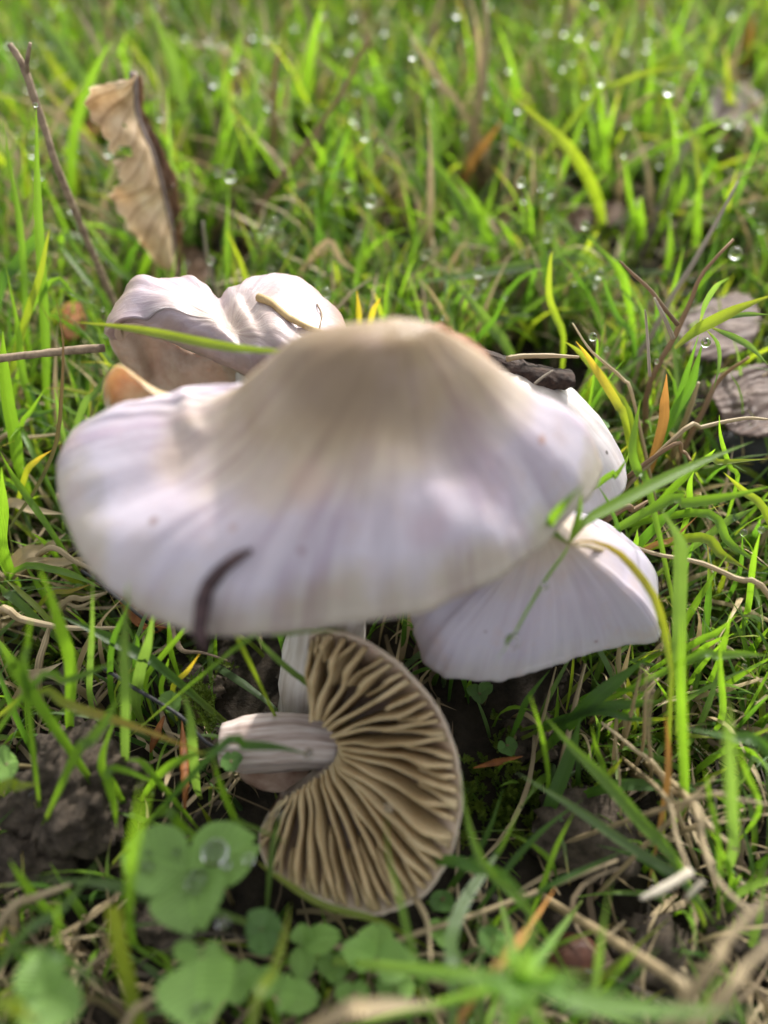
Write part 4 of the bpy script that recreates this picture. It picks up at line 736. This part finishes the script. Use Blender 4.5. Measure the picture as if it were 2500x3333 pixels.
def leaf_mat(name, c1, c2, c3):
    m, nt, out = newmat(name); L = nt.links.new
    uv = N(nt, 'ShaderNodeUVMap'); sx = N(nt, 'ShaderNodeSeparateXYZ'); L(uv.outputs[0], sx.inputs[0])
    geo = N(nt, 'ShaderNodeNewGeometry'); nz = N(nt, 'ShaderNodeTexNoise', Scale=180., Detail=6., Roughness=.6); L(geo.outputs['Position'], nz.inputs['Vector'])
    ad = N(nt, 'ShaderNodeMath', operation='MULTIPLY_ADD'); L(sx.outputs[1], ad.inputs[0]); ad.inputs[1].default_value = 62.; md = N(nt, 'ShaderNodeMath', operation='MULTIPLY'); L(sx.outputs[0], md.inputs[0]); md.inputs[1].default_value = -16.; L(md.outputs[0], ad.inputs[2])
    sn = N(nt, 'ShaderNodeMath', operation='SINE'); L(ad.outputs[0], sn.inputs[0]); vr = ramp(nt, [(.0, (1, 1, 1)), (.9, (.98, .98, .98)), (.985, (.72, .66, .6))]); 
    hf = N(nt, 'ShaderNodeMath', operation='MULTIPLY_ADD'); L(sn.outputs[0], hf.inputs[0]); hf.inputs[1].default_value = .5; hf.inputs[2].default_value = .5; L(hf.outputs[0], vr.inputs[0])
    r = ramp(nt, [(.3, c1), (.5, c2), (.7, c3)]); L(nz.outputs[0], r.inputs[0])
    mul = N(nt, 'ShaderNodeMix', data_type='RGBA', blend_type='MULTIPLY'); mul.inputs[0].default_value = 1.; L(r.outputs[0], mul.inputs[6]); L(vr.outputs[0], mul.inputs[7])
    bs = N(nt, 'ShaderNodeBsdfPrincipled', Roughness=.6); L(mul.outputs[2], bs.inputs['Base Color']); bp = N(nt, 'ShaderNodeBump', Strength=.6, Distance=.0006); L(hf.outputs[0], bp.inputs['Height']); L(bp.outputs[0], bs.inputs['Normal'])
    tr = N(nt, 'ShaderNodeBsdfTranslucent'); L(mul.outputs[2], tr.inputs[0]); mix = N(nt, 'ShaderNodeMixShader'); mix.inputs[0].default_value = .55; L(bs.outputs[0], mix.inputs[1]); L(tr.outputs[0], mix.inputs[2]); L(mix.outputs[0], out.inputs[0]); return m
M_DEADLEAF = leaf_mat('tan_dead_leaf', (.50, .36, .21), (.72, .57, .39), (.82, .71, .54))
M_DARKLEAF = leaf_mat('brown_dead_leaf', (.10, .055, .03), (.19, .105, .06), (.28, .17, .10))
M_PURPLELEAF = leaf_mat('dull_dead_leaf', (.14, .10, .09), (.25, .18, .155), (.34, .26, .22))
def half_leaf(rib, edge, mat, name, parent, n=44, m=14, bow=0.25, th=.025, hole=None):
    A, B = crom(rib, n), crom(edge, n); t = np.linspace(0, 1, m)
    G = A[:, None] + (B - A)[:, None] * t[None, :, None]; nn = unit(np.cross(np.gradient(A, axis=0), B - A + 1e-6)); nn = np.where((nn @ FWD)[:, None] > 0, -nn, nn)
    G += nn[:, None] * (bow * np.sin(t * math.pi)[None, :, None] + .05 * np.sin(np.linspace(0, 26, n))[:, None, None] * t[None, :, None] + .04 * fbm(G, 3, 4)[..., None])
    G[:, -1] += (B - A) * (.05 * (np.arange(n) % 3 - 1))[:, None]
    uv = np.stack(np.meshgrid(t, np.linspace(0, 1, n)), -1).reshape(-1, 2); G2 = G - nn[:, None] * th; nv = n * m
    f1 = grid_faces(n, m)
    if hole is not None:
        ce = G.reshape(-1, 3)[f1].mean(1); x, y, _ = proj(ce); keep = np.ones(len(f1), bool)
        for (hx, hy, hr) in hole: keep &= np.hypot(x - hx, (y - hy)) > hr * (1 + .25 * np.sin(np.arctan2(y - hy, x - hx) * 5))
        f1 = f1[keep]
    return put(name, np.concatenate([G, G2]).reshape(-1, 3), np.vstack([f1, f1[:, ::-1] + nv]), mat, parent=parent, uv=np.vstack([uv, uv]))
def yy(l): return np.array([py_(*q) for q in l])
rib = yy([(432, 235, 22.6), (447, 380, 22.4), (495, 500, 22.2), (535, 640, 22.0), (560, 760, 21.8), (572, 880, 21.6)])
dl = thing('dead_leaf', [rib[-1][0], rib[-1][1], 0], 'large curled tan dead leaf standing upright in the lawn behind the lobed cap', 'dead leaf')
half_leaf(rib, yy([(400, 262, 22.0), (300, 285, 21.6), (292, 370, 21.5), (345, 450, 21.4), (372, 520, 21.3), (388, 590, 21.2), (365, 640, 21.2), (405, 720, 21.0), (470, 800, 21.0), (520, 870, 21.2)]), M_DEADLEAF, 'leaf_half', dl, hole=[(402, 500, 24), (408, 410, 7)])
half_leaf(rib, yy([(462, 250, 22.9), (475, 380, 22.8), (540, 500, 22.6), (575, 600, 22.5), (592, 720, 22.3), (590, 860, 22.0)]), M_DARKLEAF, 'leaf_half', dl, bow=-.1)  # half turned from the light: its shade is put into the darker colour
V, F, uv = tube(rib, [.10, .09, .08, .07, .06, .05], 24, 8, .1); put('midrib', V, F, simple_mat('midrib', (.12, .09, .08), (.26, .21, .19), 300., .7), parent=dl, uv=uv)
def flat_leaf(label, pts, mat, z, tilt=(0, 0), seed=0):
    o = np.array([pz(x, y, z + tilt[0] * (x - pts[0][0]) / 500 + tilt[1] * (y - pts[0][1]) / 500) for x, y in pts]); c = o.mean(0); n = 64; R = crom(o, n, True); ring = np.linspace(0, 1, 12)
    G = c + (R[None] - c) * ring[:, None, None]; G[..., 2] += .10 * fbm(G, 1.6, seed) + .03 * fbm(G, 7, seed + 1) ; G[-1, ::2] += (R[::2] - c) * .04
    a = np.linspace(0, 1, n); uv = np.stack([np.broadcast_to((R[:, 0] - R[:, 0].min()) / np.ptp(R[:, 0]), (12, n)), (G[..., 1] - G[..., 1].min()) / np.ptp(G[..., 1])], -1).reshape(-1, 2)
    V = np.concatenate([G, (G - [0, 0, .03])[::-1]]).reshape(-1, 3); return put('dead_leaf', V, grid_faces(24, n, True), mat, base=c * [1, 1, 0], label=label, cat='dead leaf', uv=np.vstack([uv, uv]))
flat_leaf('brown dead leaf lying flat in the grass behind the dark stone', [(2320, 1240), (2400, 1210), (2510, 1190), (2560, 1300), (2500, 1420), (2400, 1400), (2335, 1330)], M_PURPLELEAF, 2.2, (.3, -.3), 3)
flat_leaf('tan-brown dead leaf under the broad striped blade', [(2200, 1060), (2300, 985), (2430, 960), (2470, 1060), (2400, 1150), (2270, 1160)], M_PURPLELEAF, 2.2, (0, 0), 5)
flat_leaf('pinkish-grey dead leaf deep in the dewy lawn behind the stalks', [(2300, 300), (2400, 265), (2480, 320), (2490, 410), (2400, 420), (2310, 380)], M_PURPLELEAF, 2.2, (0, 0), 7)
flat_leaf('rust-orange dead leaf scrap beside the lobed cap', [(200, 1000), (260, 985), (285, 1040), (260, 1100), (210, 1095)], M_NEEDLE, 1.8, (0, 0), 9)
flat_leaf('dark brown dead leaf lying under the tan curled leaf', [(470, 800), (600, 780), (680, 880), (640, 960), (500, 950)], M_DARKLEAF, .9, (0, 0), 11)
flat_leaf('red-brown dead leaf edge under the left front of the largest cap', [(370, 1900), (470, 1960), (540, 2020), (500, 2060), (420, 2010)], M_NEEDLE, .5, (0, 0), 15)
flat_leaf('orange-brown leaf edge showing over the top of the largest cap', [(1390, 1046), (1470, 1062), (1565, 1118), (1590, 1160), (1500, 1140), (1410, 1085)], M_NEEDLE, 7.75, (-1.3, 0), 17)
for k, (x, y) in enumerate([(590, 300), (290, 410), (1880, 720), (1980, 700), (2350, 760)]):
    w = 30; flat_leaf(['rust leaf scrap beside the curled tan leaf', 'orange leaf scrap left of the curled tan leaf', 'dark brown leaf scrap at the root of the long arching blade', 'brown leaf scrap near the dewy stalk', 'brown leaf scrap beside the grey dry stem'][k], [(x - w, y - w), (x + w, y - w * 1.2), (x + w * 1.3, y + w * .5), (x, y + w), (x - w * 1.2, y + w * .4)], [M_NEEDLE, M_NEEDLE, M_DARKLEAF, M_DARKLEAF, M_DARKLEAF][k], 1.3, (0, 0), 20 + k)

# ------------------------------------------------------------------ clover
def leaflet(C, tip, width, nrm, c, n=12, cup=.12, notch=.1):
    """one obovate leaflet from its joint C to its tip"""
    C, tip = np.asarray(C, float), np.asarray(tip, float); ax = tip - C; L = np.linalg.norm(ax); ax /= L; nrm = unit(np.asarray(nrm, float)); sd = unit(np.cross(nrm, ax)); nrm = np.cross(ax, sd)
    t = np.linspace(0, 1, n); hw = width / 2 * np.sin(np.pi * np.clip(t, 0, 1) ** 0.85) ** .62; hw[0] = .02; hw[-1] = width * .10; s_ = np.linspace(-1, 1, 9)
    V = C + ax * (t[:, None, None] * L - notch * L * (np.exp(-(s_ / .35) ** 2)[None, :, None] * np.clip(t * 4 - 3, 0, 1)[:, None, None])) + sd * (hw[:, None] * s_[None])[..., None]
    V = V + nrm * (cup * 1.6 * width * (np.abs(s_)[None] ** 1.0) * np.sin(np.pi * t)[:, None] + .02 * fbm(V, 3, int(L * 100)) - .04 * L * (t[:, None] ** 2))[..., None]
    uv = np.stack(np.meshgrid((s_ + 1) / 2, t), -1).reshape(-1, 2)
    # paler arc across the leaflet, part of the leaf's own marking
    return V.reshape(-1, 3), grid_faces(n, 9), uv, np.repeat(np.asarray(c)[None], n * 9, 0)
def clover(label, centre, leaves, z, c, rootdx=(0.2, .4), group=None):
    C = pz(*centre, z); g = np.array([C[0] + rootdx[0], C[1] + rootdx[1], -.3]); t = thing('clover', g, label, 'clover', group)
    V, F, uv = tube([g, (g + C) / 2 + [.1, .1, .2], C], [.05, .045, .04], 10, 7); put('stalk', V, F, M_STRAW, parent=t, uv=uv, colr=np.tile([.16, .13, .06], (len(V), 1)))
    for (x, y, w, dz) in leaves:
        tp = pz(x, y, z + dz); wid = w / FPX * np.linalg.norm(tp - CAMP)
        V, F, uv, cc = leaflet(C, tp, wid, [random.uniform(-.15, .15), -.15, 1], np.array(c) * random.uniform(.85, 1.2)); put('leaflet', V, F, M_CLOVER, parent=t, uv=uv, colr=cc)
    return t
CG = (0.19, 0.34, 0.07); CD = (0.10, 0.21, 0.045)
clover('large three-leaved clover beaded with dew beside the toppled gills', (615, 2835), [(398, 2765, 195, .15), (840, 2735, 190, -.1), (640, 3035, 230, .1)], 2.6, CG)
clover('clover with one big round leaflet standing over the litter below the beaded clover', (655, 3120), [(650, 3345, 235, .3), (560, 3080, 60, -.2), (730, 3085, 60, -.3)], 3.0, CG, (.1, .3))
clover('clover at the soil edge with a long upright leaflet', (150, 3240), [(115, 3090, 130, .3), (260, 3300, 130, 0), (50, 3330, 120, 0)], 3.2, CG, (.2, .3))
clover('small clover with folded leaflets just below the toppled cap', (1222, 3122), [(1115, 3080, 95, .25), (1225, 3000, 110, -.1), (1345, 3140, 115, .1)], 1.6, CG)
clover('small clover pressed beside the narrow yellow-green blade', (985, 3075), [(985, 3005, 70, .2), (1110, 3040, 80, 0), (985, 3200, 75, 0)], 1.3, CG)
clover('shaded clover under the beaded clover', (850, 3030), [(800, 3050, 90, 0), (880, 2960, 110, .1), (870, 3110, 90, 0)], 1.8, CD)
clover('dark clover at the foot of the narrow yellow-green blade', (900, 3230), [(830, 3160, 95, .1), (960, 3240, 100, 0), (1040, 3260, 90, -.1)], 1.5, CG)
clover('tiny dark clover on the soil right of the toppled cap', (1440, 2930), [(1400, 2950, 55, 0), (1470, 2960, 55, 0), (1440, 2895, 55, 0)], .9, CD)
clover('tiny round-leaved seedling in the shade under the cone-shaped cap', (1560, 2260), [(1520, 2235, 45, 0), (1565, 2290, 50, .1), (1600, 2225, 45, 0)], .8, CD)
clover('tiny seedling in the dark hollow beside the toppled cap', (1650, 2430), [(1620, 2440, 45, 0), (1680, 2410, 45, 0), (1670, 2460, 40, 0)], .5, CD)
clover('bright little clover by the moss and black rootlet', (560, 2290), [(520, 2265, 60, .1), (590, 2270, 55, .1), (575, 2320, 50, 0)], 1.2, CG)
clover('little clover against the underside of the toppled stem', (750, 2480), [(720, 2470, 50, 0), (790, 2460, 45, 0), (765, 2510, 50, 0)], 1.5, CD)
clover('clover half buried in the grass at the soil clod edge', (20, 2490), [(-30, 2450, 80, 0), (55, 2470, 80, 0), (30, 2540, 80, 0)], 1.8, CG)
clover('small clover in the litter under the pale tuft', (1600, 3060), [(1560, 3030, 60, 0), (1640, 3040, 60, 0), (1620, 3110, 60, 0)], 1.2, CD)
for lab_, cc_, w_, z_ in (('tiny clover between the moss and the small folded clover', (1090, 3145), 60, 1.2), ('tiny clover by the foot of the thin green blade', (1290, 3225), 65, 1.4), ('tiny clover beside the flat tan straw', (1150, 3240), 60, 1.3), ('small clover under the big round leaflet', (770, 3190), 80, 1.7), ('tiny clover at the edge of the pinkish stem', (1440, 3030), 55, 1.0)):
    clover(lab_, cc_, [(cc_[0] - w_, cc_[1] - w_ * .3, w_, .1), (cc_[0] + w_ * .9, cc_[1] - w_ * .4, w_, 0), (cc_[0] + w_ * .1, cc_[1] + w_, w_, 0)], z_, CG)
clover('pale clover leaf in the lawn beside the white cap', (1930, 1400), [(1890, 1370, 60, 0), (1975, 1370, 60, 0), (1950, 1430, 60, 0)], 3.0, CD)

# ------------------------------------------------------------------ the lawn: every other blade
POLY = [(190, 1500), (215, 1400), (330, 1190), (345, 1060), (400, 960), (480, 910), (560, 900), (650, 915), (710, 955), (900, 900), (1000, 925), (1100, 1000), (1140, 1070), (1320, 1030), (1500, 1100), (1600, 1140), (1880, 1160), (1880, 1260), (2030, 1480), (2030, 1560), (1940, 1680), (1850, 1760), (2060, 1920), (2150, 2070),
        (2000, 2100), (1600, 2210), (1450, 2210), (1500, 2560), (1495, 2700), (1400, 2880), (1240, 2975), (1050, 2940), (880, 2840), (840, 2720), (880, 2620), (700, 2540), (700, 2380), (880, 2290), (880, 2050), (640, 2040), (430, 1960), (260, 1790)]
PA = np.array(POLY, float)
def inpoly(x, y):
    c = np.zeros(np.shape(x), bool); j = len(PA) - 1
    for i in range(len(PA)):
        xi, yi, xj, yj = *PA[i], *PA[j]; c ^= ((yi > y) != (yj > y)) & (x < (xj - xi) * (y - yi) / (yj - yi + 1e-9) + xi); j = i
    return c
NR = 8
TX, TY, TD = proj(np.concatenate(traced)); ZM = np.full((170, 130), 0.0)
for a_, b_, c_ in zip((TX // 20).astype(int), (TY // 20).astype(int), TD):
    if 0 <= a_ < 125 and 0 <= b_ < 167: ZM[b_, a_] = max(ZM[b_, a_], c_)
for _q in (1, -1): ZM[:, 1:-1] = np.maximum(ZM[:, 1:-1], np.roll(ZM, _q, 1)[:, 1:-1] * (ZM[:, 1:-1] == 0))
BARE = [(560, 2050, 900, 2340, .9), (1480, 2210, 1900, 2780, .75), (80, 2400, 420, 2760, .8), (1700, 2780, 2150, 3160, .6), (290, 240, 580, 860, .8), (1560, 1130, 1900, 1270, 1.), (2260, 960, 2500, 1560, .75), (480, 2740, 900, 3000, 1.), (0, 2050, 560, 2400, .35)]   # where the photograph shows soil, leaf or bark and little grass in front
def rand_blades(n, xr, yr, length, width, lean, seed, dens=None, curl=(0.2, 1.6)):
    r = np.random.default_rng(seed)
    y = r.uniform(*yr, n); x = r.uniform(-1, 1, n) * (xr[0] + xr[1] * y)
    k = r.integers(2, 5, n); x = np.repeat(x, k); y = np.repeat(y, k); m = len(x); x = x + r.normal(0, .12, m); y = y + r.normal(0, .12, m)
    L = r.uniform(*length, m) * (0.75 + .5 * r.random(m)); az = r.uniform(0, 2 * math.pi, m); ph0 = np.abs(r.normal(0, lean, m)); kap = r.uniform(*curl, m)
    t = np.linspace(0, 1, NR)[None]; ph = ph0[:, None] + kap[:, None] * t ** 1.6; dl = L[:, None] / (NR - 1)
    sx, sz = np.sin(ph) * dl, np.cos(ph) * dl; h = np.cumsum(np.hstack([np.zeros((m, 1)), sx[:, :-1]]), 1); v = np.cumsum(np.hstack([np.zeros((m, 1)), sz[:, :-1]]), 1)
    wob = r.normal(0, .10, (m, 1)) * L[:, None] * t ** 2
    ca, sa = np.cos(az)[:, None], np.sin(az)[:, None]
    C = np.stack([x[:, None] + h * ca - wob * sa, y[:, None] + h * sa + wob * ca, ground_z(x, y)[:, None] - .1 + np.maximum(v, .1 * t)], -1)
    W = r.uniform(*width, m)
    return C, W, az, r
def filt(C, W, near=8.5):
    px, py, d = proj(C.reshape(-1, 3)); sh = C.shape[:2]; px, py, d = px.reshape(sh), py.reshape(sh), d.reshape(sh)
    ok = np.linalg.norm(C - CAMP, axis=-1).min(1) > near
    ins = inpoly(px, py)
    # how far off the mushroom standing at that pixel is
    lim = np.interp(py, [900, 1100, 1300, 1700, 2000, 2200, 2900], [17.5, 16.5, 15.0, 12.5, 13.5, 14.5, 14.5]); lim = np.where((px > 1700) & (py < 1750), 17.5, lim)
    ok &= ~(ins & (d < lim)).any(1)
    zi = ZM[np.clip(py // 20, 0, 166).astype(int), np.clip(px // 20, 0, 124).astype(int)]
    ok &= ((d < zi - .15) & (px > 0) & (px < 2500) & (py > 0) & (py < 3333)).sum(1) < 2
    rr = np.random.default_rng(len(C)).random(len(C))
    for (xa, ya, xb, yb, pr) in BARE: ok &= ~(((px > xa) & (px < xb) & (py > ya) & (py < yb) & (d < 24)).any(1) & (rr < pr))
    for (cx_, cy_, rx, ry, h) in ((-1.0, 8.7, 1.1, 1.1, 9), (2.6, 9.2, .8, .8, 9), (2.9, 12, .8, .8, 9), (-2.8, 13.9, 1.2, 1.1, 9)):
        ok &= ((C[:, :, 0] - cx_) ** 2 / rx ** 2 + (C[:, :, 1] - cy_) ** 2 / ry ** 2).min(1) > 1
    # nothing pokes up through the caps
    for (cx_, cy_, rx, ry, z0) in ((-.8, 8.8, 4.4, 2.7, 4.8), (2.9, 9.3, 2.4, 2.0, 2.2), (2.9, 12, 2.0, 1.95, 2.7), (-2.4, 14, 2.7, 1.9, 4.4), (-.1, 6.6, 2.2, 2.2, .3)):
        ok &= ~((((C[:, :, 0] - cx_) / rx) ** 2 + ((C[:, :, 1] - cy_) / ry) ** 2 < 1) & (C[:, :, 2] > z0)).any(1)
    return ok, px, py, d
def ribbon(C, W, az, r, c0, c1):
    m = len(C); t = np.linspace(0, 1, NR); T = unit(np.gradient(C, axis=1)); ref = np.stack([-np.sin(az), np.cos(az), np.zeros(m)], -1)[:, None]
    tw = (r.uniform(-1.2, 1.2, m)[:, None] * (t - .2)[None] + r.normal(0, .5, m)[:, None])[..., None]
    S0 = unit(np.cross(np.cross(T, ref), T)); N0 = np.cross(S0, T); S = S0 * np.cos(tw) + N0 * np.sin(tw); Nn = -S0 * np.sin(tw) + N0 * np.cos(tw)
    ww = (W[:, None] * (0.7 + .3 * np.sin(np.pi * np.clip(t * 1.1, 0, 1)))[None] * (np.clip((1 - t) / .4, 0.02, 1) ** .75)[None])[..., None]
    V = np.stack([C - S * ww / 2 + Nn * ww * .12, C - Nn * ww * .05, C + S * ww / 2 + Nn * ww * .12], 2).reshape(m, NR * 3, 3)
    f = grid_faces(NR, 3); F = (f[None] + (np.arange(m) * NR * 3)[:, None, None]).reshape(-1, 4)
    uv = np.tile(np.stack(np.meshgrid([0, .5, 1], t), -1).reshape(-1, 2), (m, 1))
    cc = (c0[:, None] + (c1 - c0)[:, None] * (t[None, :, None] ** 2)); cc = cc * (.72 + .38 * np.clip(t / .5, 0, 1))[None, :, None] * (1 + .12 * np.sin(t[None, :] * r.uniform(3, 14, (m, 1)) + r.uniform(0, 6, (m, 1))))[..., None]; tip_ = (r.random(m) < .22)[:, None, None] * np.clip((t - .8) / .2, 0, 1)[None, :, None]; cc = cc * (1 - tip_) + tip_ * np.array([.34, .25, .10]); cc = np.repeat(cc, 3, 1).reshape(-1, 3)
    return V, F, uv, cc, f
def tints(m, r, dry=.1):
    kinds = r.choice(5, m, p=[.46 - dry * .5, .18, .16, .20 - dry * .5, dry]); keys = ['g', 'd', 'gg', 'yg', 'straw']
    a = np.array([COL[k][0] for k in keys])[kinds]; b_ = np.array([COL[k][1] for k in keys])[kinds]; j = r.uniform(.75, 1.25, (m, 1)); return a * j, b_ * j, kinds
sets = []
for (n, xr, yr, ln, wd, le, sd) in ((2300, (4, .6), (13, 23), (1.8, 4.2), (.08, .19), .5, 1), (2100, (4, .6), (23, 42), (2.8, 5.8), (.13, .26), .45, 2), (1400, (4, .6), (42, 85), (5, 9), (.25, .42), .4, 5), (1000, (6, .62), (7, 14), (1.4, 3.2), (.07, .16), .6, 3), (420, (6, .7), (1.5, 8), (1.0, 2.4), (.07, .14), .7, 4)):
    C, W, az, r = rand_blades(n, xr, yr, ln, wd, le, sd); ok, px, py, d = filt(C, W); sets.append([q[ok] for q in (C, W, az, px, py, d)])
C, W, az, px, py, d = [np.concatenate([s_[i] for s_ in sets]) for i in range(6)]
r = np.random.default_rng(99); c0, c1, kinds = tints(len(C), r, .2)
vis = ((px > 0) & (px < 2500) & (py > 0) & (py < 3333) & ~inpoly(px, py)).sum(1)
size = np.where(vis >= 5, W / d.mean(1) * np.hypot(np.ptp(px, 1), np.ptp(py, 1)), 0)
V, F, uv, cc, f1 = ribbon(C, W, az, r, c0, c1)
n_ind = max(0, 300 - sum(1 for o in col.objects if o.name.startswith('grass_blade')))
green = kinds < 4; order = np.argsort(-np.where(green, size, 0)); ind = order[:n_ind]; rest = np.ones(len(C), bool); rest[ind] = False; rest &= green
def join(sel, name, mat, **kw):
    s_ = np.where(sel)[0]; Vv = V[s_].reshape(-1, 3); Fv = (f1[None] + (np.arange(len(s_)) * NR * 3)[:, None, None]).reshape(-1, 4)
    u = uv.reshape(len(C), NR * 3, 2)[s_].reshape(-1, 2); k = cc.reshape(len(C), NR * 3, 3)[s_].reshape(-1, 3); return put(name, Vv, Fv, mat, uv=u, colr=k, **kw)
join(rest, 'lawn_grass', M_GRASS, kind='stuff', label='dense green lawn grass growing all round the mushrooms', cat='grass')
join(kinds == 4, 'dry_grass', M_STRAW, kind='stuff', label='dry straw-coloured grass standing among the green lawn', cat='dry grass')
kn = ['g', 'd', 'gg', 'yg']
for i in ind:
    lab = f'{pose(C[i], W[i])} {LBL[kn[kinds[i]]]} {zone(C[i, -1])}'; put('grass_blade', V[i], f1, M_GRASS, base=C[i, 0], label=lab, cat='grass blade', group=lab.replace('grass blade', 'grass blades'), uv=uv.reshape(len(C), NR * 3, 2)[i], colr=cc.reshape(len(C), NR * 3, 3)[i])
# thatch lying flat on the soil
r = np.random.default_rng(5); n = 6500; y = 1 + 69 * r.random(n) ** 1.15; x = r.uniform(-1, 1, n) * (6 + .6 * y); a = r.uniform(0, 6.28, n); L = r.uniform(.8, 3.4, n) * np.clip(y / 16, .9, 2)
t = np.linspace(-.5, .5, NR)[None]; bend = r.normal(0, .25, n)[:, None] * L[:, None] * (t ** 2 * 4)
TC = np.stack([x[:, None] + L[:, None] * t * np.cos(a)[:, None] - bend * np.sin(a)[:, None], y[:, None] + L[:, None] * t * np.sin(a)[:, None] + bend * np.cos(a)[:, None], ground_z(x, y)[:, None] + r.uniform(.05, .7, n)[:, None] + r.normal(0, .25, n)[:, None] * t * L[:, None] * .6], -1)
ok, *_ = filt(TC, None); TC = TC[ok]; m = len(TC); pal = np.array([(.30, .23, .13), (.22, .165, .10), (.38, .30, .18), (.13, .09, .055), (.06, .045, .03)]); ks = r.choice(5, m, p=[.28, .24, .16, .18, .14])
V2, F2, uv2, cc2, _f = ribbon(TC, r.uniform(.05, .16, m) * np.clip(TC[:, 0, 1] / 16, .8, 2.4), a[ok], r, pal[ks] * .9, pal[ks])
put('dry_thatch', V2.reshape(-1, 3), F2, M_STRAW, uv=uv2, colr=cc2, kind='stuff', label='tangled dry brown thatch lying on the dark soil', cat='thatch')
# moss: leafy little shoots
def moss(name, spots, label, seed):
    r = np.random.default_rng(seed); VV, FF = [], []
    for (px_, py__, z, spread, cnt, hgt) in spots:
        c = pz(px_, py__, z)
        for _ in range(cnt):
            b_ = c + np.array([r.normal(0, spread), r.normal(0, spread), 0]); b_[2] = ground_z(b_[0], b_[1]) + .02; b_[2] = max(b_[2], z - .3) if z > .5 else b_[2]; ax_ = unit(np.array([r.normal(0, .35), r.normal(0, .35) - .1, 1])); H = hgt * r.uniform(.6, 1.2)
            for q in range(22):
                tt = q / 22; p = b_ + ax_ * H * tt; an = q * 2.4; o_ = np.array([math.cos(an), math.sin(an), 0]); o_ = unit(o_ * (1.1 - .6 * tt) + ax_ * (.5 + tt)); ll = .14 * (1.1 - .5 * tt); sd = unit(np.cross(o_, ax_)) * .03; k0 = len(VV)
                VV += [p, p + o_ * ll * .5 + sd, p + o_ * ll, p + o_ * ll * .5 - sd]; FF.append([k0, k0 + 1, k0 + 2, k0 + 3])
    return put(name, np.array(VV), np.array(FF), M_MOSS, kind='stuff', label=label, cat='moss')
moss('moss', [(650, 2260, .6, .18, 16, .9), (670, 2330, .6, .14, 10, .8), (640, 2200, .4, .14, 8, .6)], 'pale green leafy moss beside the toppled stem base', 1)
moss('moss', [(1620, 2560, .1, .5, 40, .5), (1560, 2650, .1, .4, 30, .5), (1700, 2500, .1, .4, 25, .5), (1090, 3190, .2, .25, 22, .6), (1500, 3120, .3, .3, 20, .6)], 'dark moss growing over the soil in the mushroom shade', 2)
moss('moss', [(150, 1700, .3, .5, 40, .6), (90, 2120, .4, .4, 30, .6), (320, 2060, .2, .5, 40, .5), (600, 2100, .2, .4, 30, .4), (2350, 2000, .5, .6, 50, .7), (2250, 2450, .3, .5, 40, .6), (1950, 2500, .1, .5, 40, .5)], 'green moss between the grass roots beside the mushrooms', 3)

# ------------------------------------------------------------------ dew
import bmesh
bm = bmesh.new(); bmesh.ops.create_icosphere(bm, subdivisions=3, radius=SC); DM = bpy.data.meshes.new('dew_drop'); bm.to_mesh(DM); bm.free(); DM.polygons.foreach_set('use_smooth', np.ones(len(DM.polygons), bool)); DM.materials.append(M_WATER)
def dew(p, rad, label, group, sq=1.0):
    o = bpy.data.objects.new('dew_drop', DM); col.objects.link(o); o.location = tuple(np.asarray(p) * SC); o.scale = (rad, rad, rad * sq); return tag(o, label, 'dewdrop', group)
for (p, rad) in tips: dew(p + np.array([0, -.01, rad * .5]), rad, 'clear dewdrop hanging at the tip of a single grass blade', 'dewdrops at blade tips')
dew(pz(1666, 2085, 4.33) + [0, -.05, .05], .12, 'large glinting dewdrop on the slender blade over the cone-shaped cap', None)
dew(pz(1770, 1905, 4.6) + [0, -.05, .05], .06, 'smaller upper dewdrop on the slender blade over the cone-shaped cap', None)
for (x, y, rr_) in ((430, 2820, .10), (482, 2822, .11), (485, 2775, .06), (575, 2775, .07), (700, 2775, .20), (735, 2812, .08), (810, 2798, .09), (640, 2870, .18), (725, 3005, .09)): dew(pz(x, y, 2.68 + rr_ * .4), rr_, 'clear dewdrop resting on the large three-leaved clover', 'dewdrops on the large clover', .75)
for (x, y) in ((640, 3290), (690, 3275)): dew(pz(x, y, 3.22), .1, 'dewdrop on the big round clover leaflet', 'dewdrops on the round leaflet', .6)
dew(pz(2298, 1115, 5.05), .10, 'round dewdrop beside the broad striped yellow-green blade', None)
dew(pd(1265, 2630, 12.6), .07, 'dewdrop in front of the gills at the tip of the thin green blade', None)
# beads on the lawn's blade tips
sel = np.where((py[:, -1] > 10) & (py[:, -1] < 1000) & (px[:, -1] > 20) & (px[:, -1] < 2480) & ~inpoly(px[:, -1], py[:, -1]) & (C[:, -1, 2] > 1.8) & green & (d[:, -1] > 16))[0]
top_ = sel[np.argsort(d[sel, -1])]; r = np.random.default_rng(12); ch = r.choice(len(top_), min(250, len(top_)), replace=False)
for i in top_[ch]: dew(C[i, -1] + np.array([0, 0, .02]), r.uniform(.09, .17), 'tiny glinting dewdrop on a blade tip in the dewy lawn behind', 'dewdrops in the lawn behind')
sel = np.where((py[:, -1] > 1000) & (py[:, -1] < 2900) & (px[:, -1] > 20) & (px[:, -1] < 2480) & ~inpoly(px[:, -1], py[:, -1]) & green)[0]
for i in r.choice(sel, min(45, len(sel)), replace=False): dew(C[i, -1], r.uniform(.03, .06), 'tiny dewdrop on a blade tip beside the mushrooms', 'dewdrops in the grass beside the mushrooms')

for o in col.objects:
    if '_b' in o: del o['_b']
